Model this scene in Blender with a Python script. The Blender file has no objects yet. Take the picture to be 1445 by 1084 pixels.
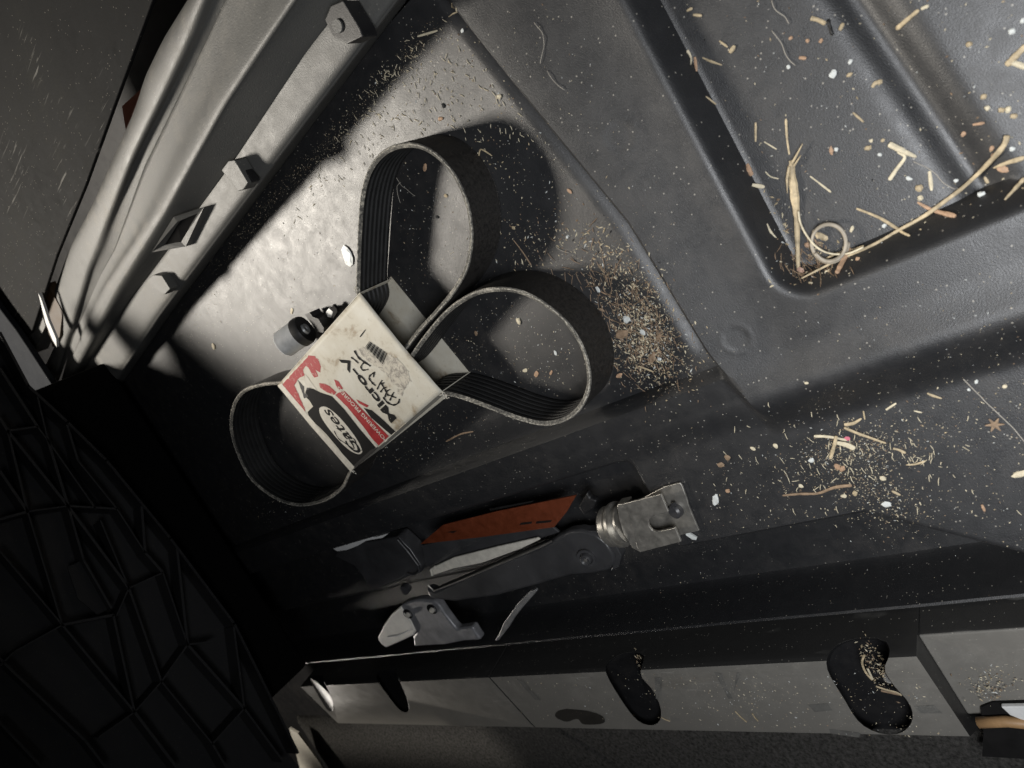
import bpy, bmesh, math, random
import numpy as np
from mathutils import Vector, Matrix, noise

sc = bpy.context.scene
C = sc.collection
random.seed(7); rng = np.random.default_rng(7)

# ------------------------------------------------------------------ camera
H = 0.42; FPX = 976.0
CAM = np.array([0.0, 0.0, H])
CF = np.array([-0.11619331, 0.65896501, -0.74314483])
CR = np.array([-0.50260629, -0.68431142, -0.5282117])
CU = np.array([0.85661552, -0.3121346, -0.41071237])
cd = bpy.data.cameras.new('camera'); cam = bpy.data.objects.new('camera', cd); C.objects.link(cam)
m = Matrix(((CR[0], CU[0], -CF[0], 0), (CR[1], CU[1], -CF[1], 0), (CR[2], CU[2], -CF[2], H), (0, 0, 0, 1)))
cam.matrix_world = m
cd.sensor_width = 36; cd.lens = 36 * FPX / 1445
cd.clip_start = 0.01; cd.clip_end = 50
cd.dof.use_dof = True; cd.dof.focus_distance = 0.56; cd.dof.aperture_fstop = 11
sc.camera = cam

# ------------------------------------------------------------------ world and lamps
w = bpy.data.worlds.new("World"); sc.world = w; w.use_nodes = True
bg = w.node_tree.nodes['Background']
bg.inputs[0].default_value = (0.75, 0.83, 1.0, 1); bg.inputs[1].default_value = 0.009

def area(name, loc, aim, sx, sy, power, col):
    l = bpy.data.lights.new(name, 'AREA'); l.shape = 'RECTANGLE'; l.size = sx; l.size_y = sy
    l.energy = power; l.color = col
    o = bpy.data.objects.new(name, l); C.objects.link(o); o.location = loc
    o.rotation_euler = (Vector(aim) - Vector(loc)).to_track_quat('-Z', 'Y').to_euler()
    return o
area('door_light', (0.52, 1.57, 0.97), (0.12, 0.48, 0), 0.24, 0.24, 31.0, (1.0, 0.93, 0.825))
hl = area('hatch_light', (-0.17, -0.12, 0.64), (-0.20, 0.0, 0), 0.30, 0.26, 2.9, (0.95, 0.97, 1.0)); hl.data.spread = math.radians(125)
sl_ = bpy.data.lights.new('seat_gap_light', 'SPOT'); sl_.energy = 28.0; sl_.color = (1.0, 0.93, 0.84); sl_.spot_size = math.radians(20); sl_.spot_blend = 1.0; sl_.shadow_soft_size = 0.02
so_ = bpy.data.objects.new('seat_gap_light', sl_); C.objects.link(so_); so_.location = (-0.50, 1.90, 0.10)
so_.rotation_euler = (Vector((-0.405, 0.6, -0.04)) - Vector(so_.location)).to_track_quat('-Z', 'Y').to_euler()

sc.view_settings.view_transform = 'Standard'; sc.view_settings.look = 'None'
sc.view_settings.exposure = 0.0; sc.view_settings.gamma = 1

# ------------------------------------------------------------------ photo coordinates to places
def ray(px, py):
    return CF * FPX + CR * (px - 722.5) - CU * (py - 542.0)
def Q(px, py, z=0.0):
    d = ray(px, py); return CAM + d * ((z - H) / d[2])
def QY(px, py, y):
    d = ray(px, py); return CAM + d * (y / d[1])
def QX(px, py, x):
    d = ray(px, py); return CAM + d * (x / d[0])

def ss(a, b, x):
    t = np.clip((x - a) / (b - a), 0, 1); return t * t * (3 - 2 * t)
def corner(dx, dy, r):
    qx, qy = dx + r, dy + r
    return np.minimum(np.maximum(qx, qy), 0) + np.hypot(np.maximum(qx, 0), np.maximum(qy, 0)) - r
def height(x, y):
    x = np.asarray(x, float); y = np.asarray(y, float)
    yy = y + 0.256 - (0.2245 + np.where(x > 0, 0.19, 0.05) * np.clip(x, -0.16, 0.21)) + 0.008 * ss(-0.09, -0.15, x)
    pm = np.clip((0.2435 - yy) / 0.009, 0, 1) * ss(-0.172, -0.131, x)
    h = (0.024 - 0.008 * ss(0.235, 0.150, y) * ss(-0.150, -0.110, x)) * pm
    gut = 0.0050 * np.clip((0.256 - yy) / 0.0125, 0, 1) ** 1.6 * (yy > 0.2433) * ss(-0.110, -0.090, x)
    h = h - gut
    drc = corner(-0.092 - x, y - 0.147, 0.026)
    t = np.clip(-(drc + 0.001) / 0.015, 0, 1)
    h = h - 0.018 * np.where(t < 0.35, t * t * 1.6, 0.196 + (t - 0.35) * 1.2369)
    ins = np.clip((t - 0.9) * 10, 0, 1)
    yv = y - 0.043 - 0.12 * (x + 0.02)
    h = h - ins * 0.0065 * np.exp(-(yv / 0.0085) ** 2) + ins * 0.003 * ss(0.0, -0.02, yv)
    rm = np.clip((-0.112 - x) / 0.007, 0, 1) * ss(-0.163, -0.137, x) * (1 - pm)
    h = h + (0.009 - 0.003 * np.clip((-0.119 - x) / 0.018, 0, 1)) * rm * ss(0.15, 0.20, y)
    h = h - 0.005 * np.clip((-0.086 - x) / 0.026, 0, 1) ** 1.6 * (x > -0.113) * ss(0.236, 0.262, y)
    slot = (1 - ss(-0.166, -0.156, x)) * ss(0.305, 0.325, y)
    h = h - 0.032 * slot
    xe = -0.245 - np.maximum(0.165 - y, 0) * 0.62
    pit = ss(xe + 0.008, xe - 0.022, x)
    h = h * (1 - pit) + pit * (-0.105)
    h = np.where(x < -0.325, h + 0.052 * ss(-0.340, -0.352, x), h)
    for cx, cy, cr in MARKS:
        rr = np.hypot(x - cx, y - cy)
        h = h + 0.00035 * np.exp(-((rr - cr) / 0.0009) ** 2) - 0.0002 * (rr < cr)
    # gentle unevenness of a thin moulding
    h = h + 0.0005 * np.sin(x * 31 + 1.3 * np.sin(y * 19)) * np.cos(y * 27 + 0.7)
    return h
MARKS = []
for (px, py, rpx) in ((868, 195, 21), (1034, 483, 20)):
    p = Q(px, py, 0.024); p2 = Q(px + rpx, py, 0.024)
    MARKS.append((p[0], p[1], float(np.hypot(*(p2 - p)[:2]))))
def G(px, py, up=0.0):
    """point on the tray surface seen at a place of the photograph"""
    d = ray(px, py)
    a, b = (0.045 - H) / d[2], (-0.09 - H) / d[2]
    ts = np.linspace(a, b, 160); P = CAM + d[None, :] * ts[:, None]
    hh = height(P[:, 0], P[:, 1]) + up
    k = np.argmax(P[:, 2] <= hh)
    if k == 0: return CAM + d * ((up - H) / d[2])
    f0, f1 = P[k - 1, 2] - hh[k - 1], P[k, 2] - hh[k]
    u = f0 / (f0 - f1 + 1e-12); return P[k - 1] * (1 - u) + P[k] * u

# ------------------------------------------------------------------ materials
def nodes(name):
    mt = bpy.data.materials.new(name); mt.use_nodes = True
    nt = mt.node_tree; return mt, nt, nt.nodes['Principled BSDF']
def N(nt, t, **kw):
    n = nt.nodes.new(t)
    for k, v in kw.items():
        if k in n.inputs: n.inputs[k].default_value = v
        else: setattr(n, k, v)
    return n
def ramp(nt, src, stops):
    r = nt.nodes.new('ShaderNodeValToRGB'); e = r.color_ramp.elements
    while len(e) < len(stops): e.new(0.5)
    for i, (p, c) in enumerate(stops):
        e[i].position = p; e[i].color = c if len(c) == 4 else (*c, 1)
    nt.links.new(src, r.inputs[0]); return r
def coords(nt):
    return nt.nodes.new('ShaderNodeTexCoord').outputs['Object']
def noise_t(nt, vec, scale, detail=6, rough=0.6, dist=0.0):
    n = nt.nodes.new('ShaderNodeTexNoise'); n.inputs['Scale'].default_value = scale
    n.inputs['Detail'].default_value = detail; n.inputs['Roughness'].default_value = rough
    n.inputs['Distortion'].default_value = dist
    nt.links.new(vec, n.inputs['Vector']); return n.outputs['Fac']
def mixc(nt, fac, a, b):
    mx = nt.nodes.new('ShaderNodeMix'); mx.data_type = 'RGBA'
    for s, v in ((6, a), (7, b)):
        if hasattr(v, 'links'): nt.links.new(v, mx.inputs[s])
        else: mx.inputs[s].default_value = (*v, 1)
    if hasattr(fac, 'links'): nt.links.new(fac, mx.inputs[0])
    else: mx.inputs[0].default_value = fac
    return mx.outputs[2]
def math_n(nt, op, a, b=0.0, clamp=False):
    n = nt.nodes.new('ShaderNodeMath'); n.operation = op; n.use_clamp = clamp
    for i, v in enumerate((a, b)):
        if hasattr(v, 'links'): nt.links.new(v, n.inputs[i])
        else: n.inputs[i].default_value = v
    return n.outputs[0]
def bump(nt, bsdf, hgt, strength, dist, prev=None):
    b = nt.nodes.new('ShaderNodeBump'); b.inputs['Strength'].default_value = strength
    b.inputs['Distance'].default_value = dist
    nt.links.new(hgt, b.inputs['Height'])
    if prev: nt.links.new(prev, b.inputs['Normal'])
    nt.links.new(b.outputs[0], bsdf.inputs['Normal']); return b.outputs[0]

def plastic(name, col, rough, dust=(0.16, 0.14, 0.115), dust_amt=0.5, grain=1400, gs=0.25, spec=0.5, scratch=0.0, speck=1.0, film=0.0):
    mt, nt, b = nodes(name); L = nt.links
    co = coords(nt)
    big = noise_t(nt, co, 9, 5, 0.6); mid = noise_t(nt, co, 70, 6, 0.65, 0.4); fine = noise_t(nt, co, 700, 3, 0.6)
    # worn film of dust in drifts
    f = math_n(nt, 'MULTIPLY', ramp(nt, big, [(0.42, (0, 0, 0)), (0.72, (1, 1, 1))]).outputs[0],
               ramp(nt, mid, [(0.40, (0, 0, 0)), (0.75, (1, 1, 1))]).outputs[0])
    f = math_n(nt, 'ADD', math_n(nt, 'MULTIPLY', f, dust_amt), math_n(nt, 'MULTIPLY', mid, 0.05 * dust_amt * 2))
    f = math_n(nt, 'MULTIPLY', f, ramp(nt, fine, [(0.30, (0.25, 0.25, 0.25)), (0.65, (1, 1, 1))]).outputs[0], True)
    # dust on what faces up; sides and slopes left black to paint shade
    up = nt.nodes.new('ShaderNodeSeparateXYZ'); gn = nt.nodes.new('ShaderNodeNewGeometry'); L.new(gn.outputs['True Normal'], up.inputs[0])
    upf = ramp(nt, up.outputs[2], [(0.55, (0.06, 0.06, 0.06)), (0.97, (1, 1, 1))]).outputs[0]
    f = math_n(nt, 'MULTIPLY', math_n(nt, 'ADD', f, film), upf)  # film adds an even dust coat that also paints light on top faces
    c = mixc(nt, f, col, dust)
    v = nt.nodes.new('ShaderNodeTexVoronoi'); v.inputs['Scale'].default_value = 420; L.new(co, v.inputs['Vector'])
    sel = math_n(nt, 'MULTIPLY', math_n(nt, 'LESS_THAN', v.outputs['Distance'], 0.20),
                 math_n(nt, 'GREATER_THAN', nt_sep(nt, v.outputs['Color']), 0.90))
    c = mixc(nt, math_n(nt, 'MULTIPLY', sel, 0.55 * speck), c, (0.45, 0.42, 0.36))
    rr = math_n(nt, 'ADD', math_n(nt, 'MULTIPLY', mid, 0.30), rough - 0.15)
    if scratch > 0:
        mp = nt.nodes.new('ShaderNodeMapping'); mp.inputs['Rotation'].default_value = (0, 0, 0.35)
        mp.inputs['Scale'].default_value = (420, 22, 20); L.new(co, mp.inputs['Vector'])
        s = noise_t(nt, mp.outputs[0], 1.0, 2, 0.5, 0.3)
        mask = ramp(nt, noise_t(nt, co, 16, 3, 0.5), [(0.53, (0, 0, 0)), (0.66, (0.8, 0.8, 0.8))]).outputs[0]
        sm = math_n(nt, 'MULTIPLY', ramp(nt, s, [(0.62, (0, 0, 0)), (0.69, (1, 1, 1))]).outputs[0], mask)
        c = mixc(nt, math_n(nt, 'MULTIPLY', sm, scratch), c, (0.42, 0.41, 0.38))
    L.new(c, b.inputs['Base Color']); L.new(rr, b.inputs['Roughness'])
    b.inputs['Specular IOR Level'].default_value = spec
    g1 = noise_t(nt, co, grain, 3, 0.55)
    n1 = bump(nt, b, g1, gs, 0.00045)
    bump(nt, b, mid, 0.10, 0.0005, n1)
    return mt
def nt_sep(nt, col):
    s = nt.nodes.new('ShaderNodeSeparateColor'); nt.links.new(col, s.inputs[0]); return s.outputs[0]

M = {}
M['tray'] = plastic('tray_plastic', (0.014, 0.0145, 0.016), 0.46, spec=0.9, dust=(0.15, 0.125, 0.10), dust_amt=0.18, gs=0.4)
M['trim'] = plastic('grey_trim_plastic', (0.092, 0.092, 0.088), 0.52, spec=0.45, dust=(0.36, 0.33, 0.28), dust_amt=0.5, speck=0.5, grain=900, gs=0.5)
M['bar'] = plastic('sill_plastic', (0.024, 0.024, 0.024), 0.40, dust=(0.30, 0.285, 0.255), dust_amt=0.35, scratch=0.3, film=0.58)
M['panel'] = plastic('scuffed_panel', (0.012, 0.0122, 0.0125), 0.70, spec=0.06, dust=(0.12, 0.115, 0.10), dust_amt=0.25, scratch=0.35, grain=900, speck=0.5)
M['black'] = plastic('black_plastic', (0.010, 0.010, 0.011), 0.5, dust_amt=0.15, speck=0.2)
M['lattice'] = plastic('lattice_plastic', (0.018, 0.018, 0.019), 0.55, dust_amt=0.15, speck=0.2)
M['cloth'] = plastic('black_cloth', (0.004, 0.004, 0.004), 0.95, dust_amt=0.05, spec=0.05, speck=0.1)  # for the added boxes that block light
M['bluegrey'] = plastic('blue_grey_plastic', (0.016, 0.018, 0.022), 0.7, dust_amt=0.05, speck=0.2, spec=0.08)

def simple(name, col, rough=0.6, metal=0.0, var=0.25, scale=60, bs=0.3, bd=0.0005, spec=0.5):
    mt, nt, b = nodes(name); co = coords(nt)
    n = noise_t(nt, co, scale, 6, 0.65, 0.3)
    lo = tuple(c * (1 - var) for c in col); hi = tuple(min(1, c * (1 + var)) for c in col)
    r = ramp(nt, n, [(0.3, lo), (0.7, hi)])
    nt.links.new(r.outputs[0], b.inputs['Base Color'])
    nt.links.new(math_n(nt, 'ADD', math_n(nt, 'MULTIPLY', n, 0.3), rough - 0.15), b.inputs['Roughness'])
    b.inputs['Metallic'].default_value = metal; b.inputs['Specular IOR Level'].default_value = spec
    bump(nt, b, noise_t(nt, co, scale * 6, 4, 0.6), bs, bd)
    return mt
M['rubber'] = simple('belt_rubber', (0.022, 0.020, 0.018), 0.58, 0, 0.8, 420, 0.5, 0.0004)
M['rib'] = simple('belt_rib_rubber', (0.012, 0.012, 0.012), 0.6, 0, 0.3, 90, 0.2, 0.0003)
M['cord'] = None
M['straw'] = simple('straw', (0.46, 0.37, 0.235), 0.6, 0, 0.45, 180, 0.5, 0.0004)
M['straw_dark'] = simple('brown_straw', (0.26, 0.18, 0.115), 0.65, 0, 0.5, 180, 0.5, 0.0004)
M['straw_pale'] = simple('pale_straw', (0.62, 0.55, 0.40), 0.6, 0, 0.3, 180, 0.5, 0.0004)
M['orange_chip'] = simple('orange_wood', (0.42, 0.27, 0.17), 0.6, 0, 0.4, 250, 0.5, 0.0004)
M['white_chip'] = simple('white_flake', (0.60, 0.62, 0.60), 0.55, 0, 0.15, 300, 0.5, 0.0003)
M['black_chip'] = simple('black_bit', (0.01, 0.01, 0.01), 0.6)
M['hair'] = simple('pale_fibre', (0.40, 0.37, 0.32), 0.5, 0, 0.2)
M['steel'] = simple('dull_steel', (0.46, 0.44, 0.40), 0.40, 0.85, 0.22, 140, 0.25, 0.0003)
M['steel_bright'] = simple('bright_steel', (0.60, 0.57, 0.50), 0.40, 0.0, 0.2, 120, 0.25, 0.0003)
M['blackpaint'] = simple('black_painted_steel', (0.040, 0.040, 0.042), 0.33, 0.0, 0.3, 25, 0.25, 0.0008)
M['orange_label'] = simple('orange_label_print', (0.115, 0.025, 0.008), 0.5, 0, 0.25, 120, 0.1, 0.0002)
M['ink'] = simple('black_ink', (0.010, 0.0095, 0.0095), 0.7, 0, 0.3, spec=0.15)  # also the painted dark of holes and one small shadow
M['smudge'] = simple('faded_ink', (0.16, 0.15, 0.13), 0.6, 0, 0.5, 500)
M['card_red'] = simple('red_print', (0.33, 0.014, 0.018), 0.5, 0, 0.22, 120)
M['card_white'] = simple('white_print', (0.56, 0.53, 0.46), 0.55, 0, 0.15, 200)
M['carpet'] = simple('dark_carpet', (0.085, 0.082, 0.077), 0.95, 0, 0.7, 260, 1.0, 0.003, 0.1)
M['wood'] = simple('tan_bar', (0.35, 0.21, 0.10), 0.5, 0, 0.2)
M['alu'] = simple('aluminium_sleeve', (0.42, 0.43, 0.44), 0.42, 0.6, 0.12, 60, 0.15, 0.0003)
M['clear'] = simple('milky_plastic', (0.66, 0.66, 0.65), 0.35, 0, 0.1)

def cord_mat():
    mt, nt, b = nodes('belt_cut_edge'); co = coords(nt)
    n = noise_t(nt, co, 420, 6, 0.75, 0.5); n2 = noise_t(nt, co, 60, 3, 0.5)
    f = math_n(nt, 'MULTIPLY', n, math_n(nt, 'ADD', n2, 0.5))
    r = ramp(nt, f, [(0.36, (0.03, 0.028, 0.026)), (0.52, (0.12, 0.115, 0.10)), (0.70, (0.42, 0.39, 0.33))])
    nt.links.new(r.outputs[0], b.inputs['Base Color']); b.inputs['Roughness'].default_value = 0.7
    bump(nt, b, n, 0.8, 0.0008); return mt
M['cord'] = cord_mat()
def edge_mat():
    mt, nt, b = nodes('frayed_cord'); co = coords(nt)
    n = noise_t(nt, co, 500, 6, 0.75, 0.5)
    r = ramp(nt, n, [(0.40, (0.05, 0.048, 0.044)), (0.50, (0.30, 0.28, 0.24)), (0.64, (0.55, 0.52, 0.45))])
    nt.links.new(r.outputs[0], b.inputs['Base Color']); b.inputs['Roughness'].default_value = 0.75
    bump(nt, b, n, 0.8, 0.0008); return mt
M['fray'] = edge_mat()
def card_mat():
    mt, nt, b = nodes('stained_card'); co = coords(nt)
    n = noise_t(nt, co, 38, 6, 0.62, 0.4); n2 = noise_t(nt, co, 240, 5, 0.7)
    r = ramp(nt, n, [(0.33, (0.33, 0.27, 0.19)), (0.42, (0.52, 0.485, 0.40)), (0.7, (0.60, 0.58, 0.51))])
    d = ramp(nt, n2, [(0.60, (0, 0, 0)), (0.72, (0.5, 0.5, 0.5))])
    c = mixc(nt, d.outputs[0], r.outputs[0], (0.28, 0.24, 0.18))
    nt.links.new(c, b.inputs['Base Color']); b.inputs['Roughness'].default_value = 0.6
    bump(nt, b, n2, 0.35, 0.0005); return mt
M['card'] = card_mat()
def smudge_mat(name, col, thr):
    # flat print that is worn through: a print that is partly missing
    mt, nt, b = nodes(name); co = coords(nt)
    n = noise_t(nt, co, 210, 8, 0.78, 0.8)
    r = ramp(nt, n, [(thr, (0, 0, 0)), (thr + 0.12, (1, 1, 1))])
    c = mixc(nt, r.outputs[0], col, (0.52, 0.48, 0.40))
    nt.links.new(c, b.inputs['Base Color']); b.inputs['Roughness'].default_value = 0.6
    return mt
M['red_worn'] = smudge_mat('worn_red_print', (0.33, 0.014, 0.018), 0.56)
M['ink_worn'] = smudge_mat('worn_black_print', (0.018, 0.017, 0.016), 0.60)
M['smear'] = smudge_mat('smeared_ink', (0.24, 0.22, 0.19), 0.42)

# ------------------------------------------------------------------ object helpers
ROOT = {}
def thing(name, label, cat, loc, group=None):
    o = bpy.data.objects.new(name, None); C.objects.link(o); o.location = loc
    o.empty_display_size = 0.01
    o['label'] = label; o['category'] = cat
    if group: o['group'] = group
    ROOT[o.name] = np.array(loc, float); return o
def link_mesh(name, V, F, mat, parent=None, smooth=False, mats=None, midx=None):
    V = np.asarray(V, float)
    if parent is not None: L = ROOT[parent.name]
    else:
        L = np.array([(V[:, 0].min() + V[:, 0].max()) / 2, (V[:, 1].min() + V[:, 1].max()) / 2, V[:, 2].min()])
    me = bpy.data.meshes.new(name); me.from_pydata((V - L).tolist(), [], F)
    for mm in (mats or [mat]): me.materials.append(mm)
    if midx is not None: me.polygons.foreach_set('material_index', midx)
    if smooth: me.polygons.foreach_set('use_smooth', [True] * len(me.polygons))
    me.update()
    o = bpy.data.objects.new(name, me); C.objects.link(o)
    if parent is not None:
        o.parent = parent; ROOT[o.name] = L
    else:
        o.location = L; ROOT[o.name] = L
    return o
def solo(o, label, cat, group=None):
    o['label'] = label; o['category'] = cat
    if group: o['group'] = group
    return o
def setting(o, kind='structure'):
    o['kind'] = kind; return o
class MB:
    def __init__(s): s.v = []; s.f = []
    def add(s, V, F):
        n = len(s.v); s.v += [tuple(map(float, p)) for p in V]; s.f += [tuple(i + n for i in f) for f in F]; return s
    def prism(s, pts, vec):
        """closed solid: polygon pts (3-D) pushed along vec"""
        pts = [np.asarray(p, float) for p in pts]; vec = np.asarray(vec, float); n = len(pts)
        nrm = sum((np.cross(pts[i], pts[(i + 1) % n]) for i in range(n)), np.zeros(3))
        if np.dot(nrm, vec) > 0: pts = pts[::-1]
        V = pts + [p + vec for p in pts]
        F = [tuple(range(n)), tuple(range(2 * n - 1, n - 1, -1))]
        F += [(j, i, i + n, j + n) for i, j in ((k, (k + 1) % n) for k in range(n))]
        return s.add(V, F)
    def box(s, c, sx, sy, sz, ax=None):
        c = np.asarray(c, float)
        ex, ey, ez = (np.eye(3) if ax is None else ax)
        P = [c + ex * a * sx / 2 + ey * b * sy / 2 + ez * d * sz / 2 for d in (-1, 1) for a, b in ((-1, -1), (1, -1), (1, 1), (-1, 1))]
        return s.add(P, [(3, 2, 1, 0), (4, 5, 6, 7), (0, 1, 5, 4), (1, 2, 6, 5), (2, 3, 7, 6), (3, 0, 4, 7)])
    def tube(s, pts, rad, seg=6, flat=1.0, up=(0, 0, 1)):
        pts = [np.asarray(p, float) for p in pts]; n = len(pts)
        if not hasattr(rad, '__len__'): rad = [rad] * n
        V = []; up = np.asarray(up, float)
        for i in range(n):
            t = pts[min(i + 1, n - 1)] - pts[max(i - 1, 0)]; t /= np.linalg.norm(t) + 1e-12
            a = np.cross(t, up)
            if np.linalg.norm(a) < 1e-4: a = np.cross(t, (1, 0, 0))
            a /= np.linalg.norm(a); b = np.cross(a, t)
            for k in range(seg):
                q = 2 * math.pi * k / seg
                V.append(pts[i] + a * math.cos(q) * rad[i] + b * math.sin(q) * rad[i] * flat)
        F = [(i * seg + k, i * seg + (k + 1) % seg, (i + 1) * seg + (k + 1) % seg, (i + 1) * seg + k) for i in range(n - 1) for k in range(seg)]
        F += [tuple(range(seg))[::-1], tuple((n - 1) * seg + k for k in range(seg))]
        return s.add(V, F)
    def build(s, name, mat, parent=None, smooth=False):
        return link_mesh(name, s.v, s.f, mat, parent, smooth)
def bev(o, wd, seg=2, ang=35):
    md = o.modifiers.new('bevel', 'BEVEL'); md.width = wd; md.segments = seg; md.limit_method = 'ANGLE'; md.angle_limit = math.radians(ang)
    for p in o.data.polygons: p.use_smooth = True
    md.harden_normals = True
    return o
def catmull(P, n, closed=False):
    P = [np.asarray(p, float) for p in P]; k = len(P); out = []
    segs = k if closed else k - 1
    for i in range(segs):
        if closed: a, b, c, d = P[(i - 1) % k], P[i], P[(i + 1) % k], P[(i + 2) % k]
        else:
            a, b, c, d = P[max(i - 1, 0)], P[i], P[i + 1], P[min(i + 2, k - 1)]
        for j in range(n):
            t = j / n
            out.append(0.5 * ((2 * b) + (-a + c) * t + (2 * a - 5 * b + 4 * c - d) * t * t + (-a + 3 * b - 3 * c + d) * t ** 3))
    if not closed: out.append(P[-1])
    return out
def resample(P, n, closed=False):
    P = np.array(P); 
    if closed: P = np.vstack([P, P[:1]])
    d = np.r_[0, np.cumsum(np.linalg.norm(np.diff(P, axis=0), axis=1))]
    t = np.linspace(0, d[-1], n + 1 if closed else n)
    R = np.stack([np.interp(t, d, P[:, k]) for k in range(P.shape[1])], 1)
    return R[:-1] if closed else R
def grid_faces(nu, nv):
    a = (np.arange(nu - 1)[:, None] * nv + np.arange(nv - 1)[None, :]).ravel()
    return np.stack([a, a + nv, a + nv + 1, a + 1], 1).tolist()

# ------------------------------------------------------------------ the moulded cargo floor
xs = np.arange(-0.353, 0.2045, 0.0019); ys = np.r_[np.arange(-0.22, 0.62, 0.0019), np.arange(0.62, 1.32, 0.004)]
X, Y = np.meshgrid(xs, ys, indexing='ij')
# the rows of the mesh follow the slanting foot of the plateau
Y = Y + (np.where(X > 0, 0.19, 0.05) * np.clip(X, -0.16, 0.21) - 0.008 * ss(-0.09, -0.15, X)) * ss(0.150, 0.200, Y) * (1 - ss(0.27, 0.42, Y))
Z = height(X, Y)
V = np.stack([X.ravel(), Y.ravel(), Z.ravel()], 1)
F = grid_faces(len(xs), len(ys))
n0 = len(V)
edge = np.array([[xs[0], y, -0.10] for y in ys])      # the moulding's own edge turns down
V = np.vstack([V, edge + (0, 0, -0.03)]); F += [(j, j + 1, n0 + j + 1, n0 + j) for j in range(len(ys) - 1)]
floor = link_mesh('cargo_floor', V, F, M['tray'], smooth=True); setting(floor)
md = floor.modifiers.new('es', 'EDGE_SPLIT'); md.split_angle = math.radians(33)
pitfloor = MB().box((-0.1, 0.9, -0.17), 2.6, 2.8, 0.02).build('ground', M['black']); setting(pitfloor)
exec_sections = True

# ------------------------------------------------------------------ left side trim (lofted along the car)
def Qs(px, py, z):
    # the trim stands lower towards its far end
    y = Q(px, py, z)[1]; k = 1 - 0.50 * min(1.0, max(0.0, (y - 0.28) / 0.62)); return Q(px, py, z * k)
def row(z, pts, ext0=0.35, ext1=0.35):
    P = [Qs(px, py, z) for px, py in pts]
    a = P[0] + (P[0] - P[1]) / np.linalg.norm(P[0] - P[1]) * ext0
    b = P[-1] + (P[-1] - P[-2]) / np.linalg.norm(P[-1] - P[-2]) * ext1
    return ([a] if ext0 else []) + P + ([b] if ext1 else [])
def loft(name, rows, mat, parent, sub=5, ny=60, y0=None, y1=None, back=None):
    """rows run along +y; resample all at the same y and join them smoothly"""
    ysr = np.linspace(y0, y1, ny); R = []
    for r in rows:
        r = np.array(r); o = np.argsort(r[:, 1]); r = r[o]
        R.append(np.stack([np.interp(ysr, r[:, 1], r[:, 0]), ysr, np.interp(ysr, r[:, 1], r[:, 2])], 1))
    R = catmull(R, sub) if sub > 1 else R
    V = np.vstack(R); Fc = grid_faces(len(R), ny)
    o = link_mesh(name, V, Fc, mat, parent, smooth=True)
    md = o.modifiers.new('thickness', 'SOLIDIFY'); md.thickness = 0.002; md.offset = 0
    return o
side = thing('side_trim', 'grey moulded trim with ribs and clips running up the left side of the tray', 'trim panel', (0.23, 0.55, 0))
crease = [(560, 0), (440, 160), (290, 360), (230, 440), (196, 490)]
zl = 0.044
ledge_rows = [row(0.0, [(572, 0), (452, 160), (302, 360), (242, 440), (206, 492)]),
              row(zl - 0.006, [(561, 0), (441, 160), (291, 360), (231, 440), (197, 490)]),
              row(zl, [(556, 0), (436, 160), (286, 360), (226, 440), (192, 490)]),
              row(zl + 0.003, [(545, 0), (425, 160), (277, 357), (218, 437), (184, 488)]),
              row(zl + 0.0045, [(500, 0), (378, 183), (250, 345), (200, 425), (170, 476)]),
              row(zl + 0.005, [(488, 0), (432, 73), (332, 226), (284, 292), (190, 420), (155, 472)])]
# crest of the inner rib and its dark inner face
ledge_rows += [row(0.051, [(484, 0), (428, 73), (327, 226), (279, 292), (184, 420), (150, 472)]),
               row(0.074, [(423, 0), (370, 80), (325, 148), (238, 303), (170, 410), (120, 500)]),
               row(0.078, [(416, 0), (362, 78), (317, 146), (230, 301), (160, 408), (112, 500)]),
               row(0.0775, [(402, 0), (350, 74), (305, 142), (220, 299), (150, 405), (105, 500)]),
               row(0.0735, [(360, 0), (325, 55), (245, 215), (190, 330), (135, 420), (97, 520)]),
               row(0.071, [(318, 0), (297, 45), (205, 235), (163, 350), (118, 430), (86, 540)])]
lower = loft('lower_trim', ledge_rows, M['trim'], side, sub=4, ny=90, y0=-0.05, y1=1.15)
outer_rows = [row(0.071, [(320, 0), (299, 45), (207, 235), (165, 350), (146, 385), (95, 505), (77, 552)]),
              row(0.076, [(302, 0), (284, 45), (190, 225), (150, 345), (133, 380), (92, 500), (75, 550)]),
              row(0.083, [(288, 0), (262, 60), (190, 215), (150, 310), (122, 380), (90, 490), (74, 548)]),
              row(0.082, [(270, 0), (233, 60), (206, 116), (197, 150), (133, 293), (103, 350), (77, 422), (89, 464), (80, 489), (60, 530)]),
              row(0.070, [(268, 0), (231, 62), (203, 120), (193, 155), (130, 297), (100, 354), (74, 425), (85, 468), (77, 493), (58, 536)])]
outer = loft('outer_rib', outer_rows, M['trim'], side, sub=5, ny=160, y0=-0.05, y1=1.15)
# clips standing on the ledge
def clip(name, pts, z, mat=M['trim'], hgt=0.008):
    P = [Qs(px, py, z) for px, py in pts]
    return bev(MB().prism(P, (0, 0, -hgt)).build(name, mat, side), 0.0008)
clip('clip', [(312, 240), (322, 227), (331, 226), (350, 258), (343, 268), (336, 270)], 0.064, hgt=0.012)
clip('clip', [(322, 229), (333, 224), (357, 256), (345, 265)], 0.060, M['black'], 0.008)
clip('clip', [(207, 395), (216, 388), (228, 389), (240, 408), (232, 416), (224, 413)], 0.062, hgt=0.010)
c3 = clip('clip', [(458, 28), (466, 8), (484, 0), (508, 40), (512, 52), (490, 62), (470, 52)], 0.066, M['black'], 0.014)
screw = MB().tube([Qs(478, 37, 0.066), Qs(478, 37, 0.066) + (0, 0, 0.0015)], 0.004, 14).build('screw', M['trim'], c3)
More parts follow.
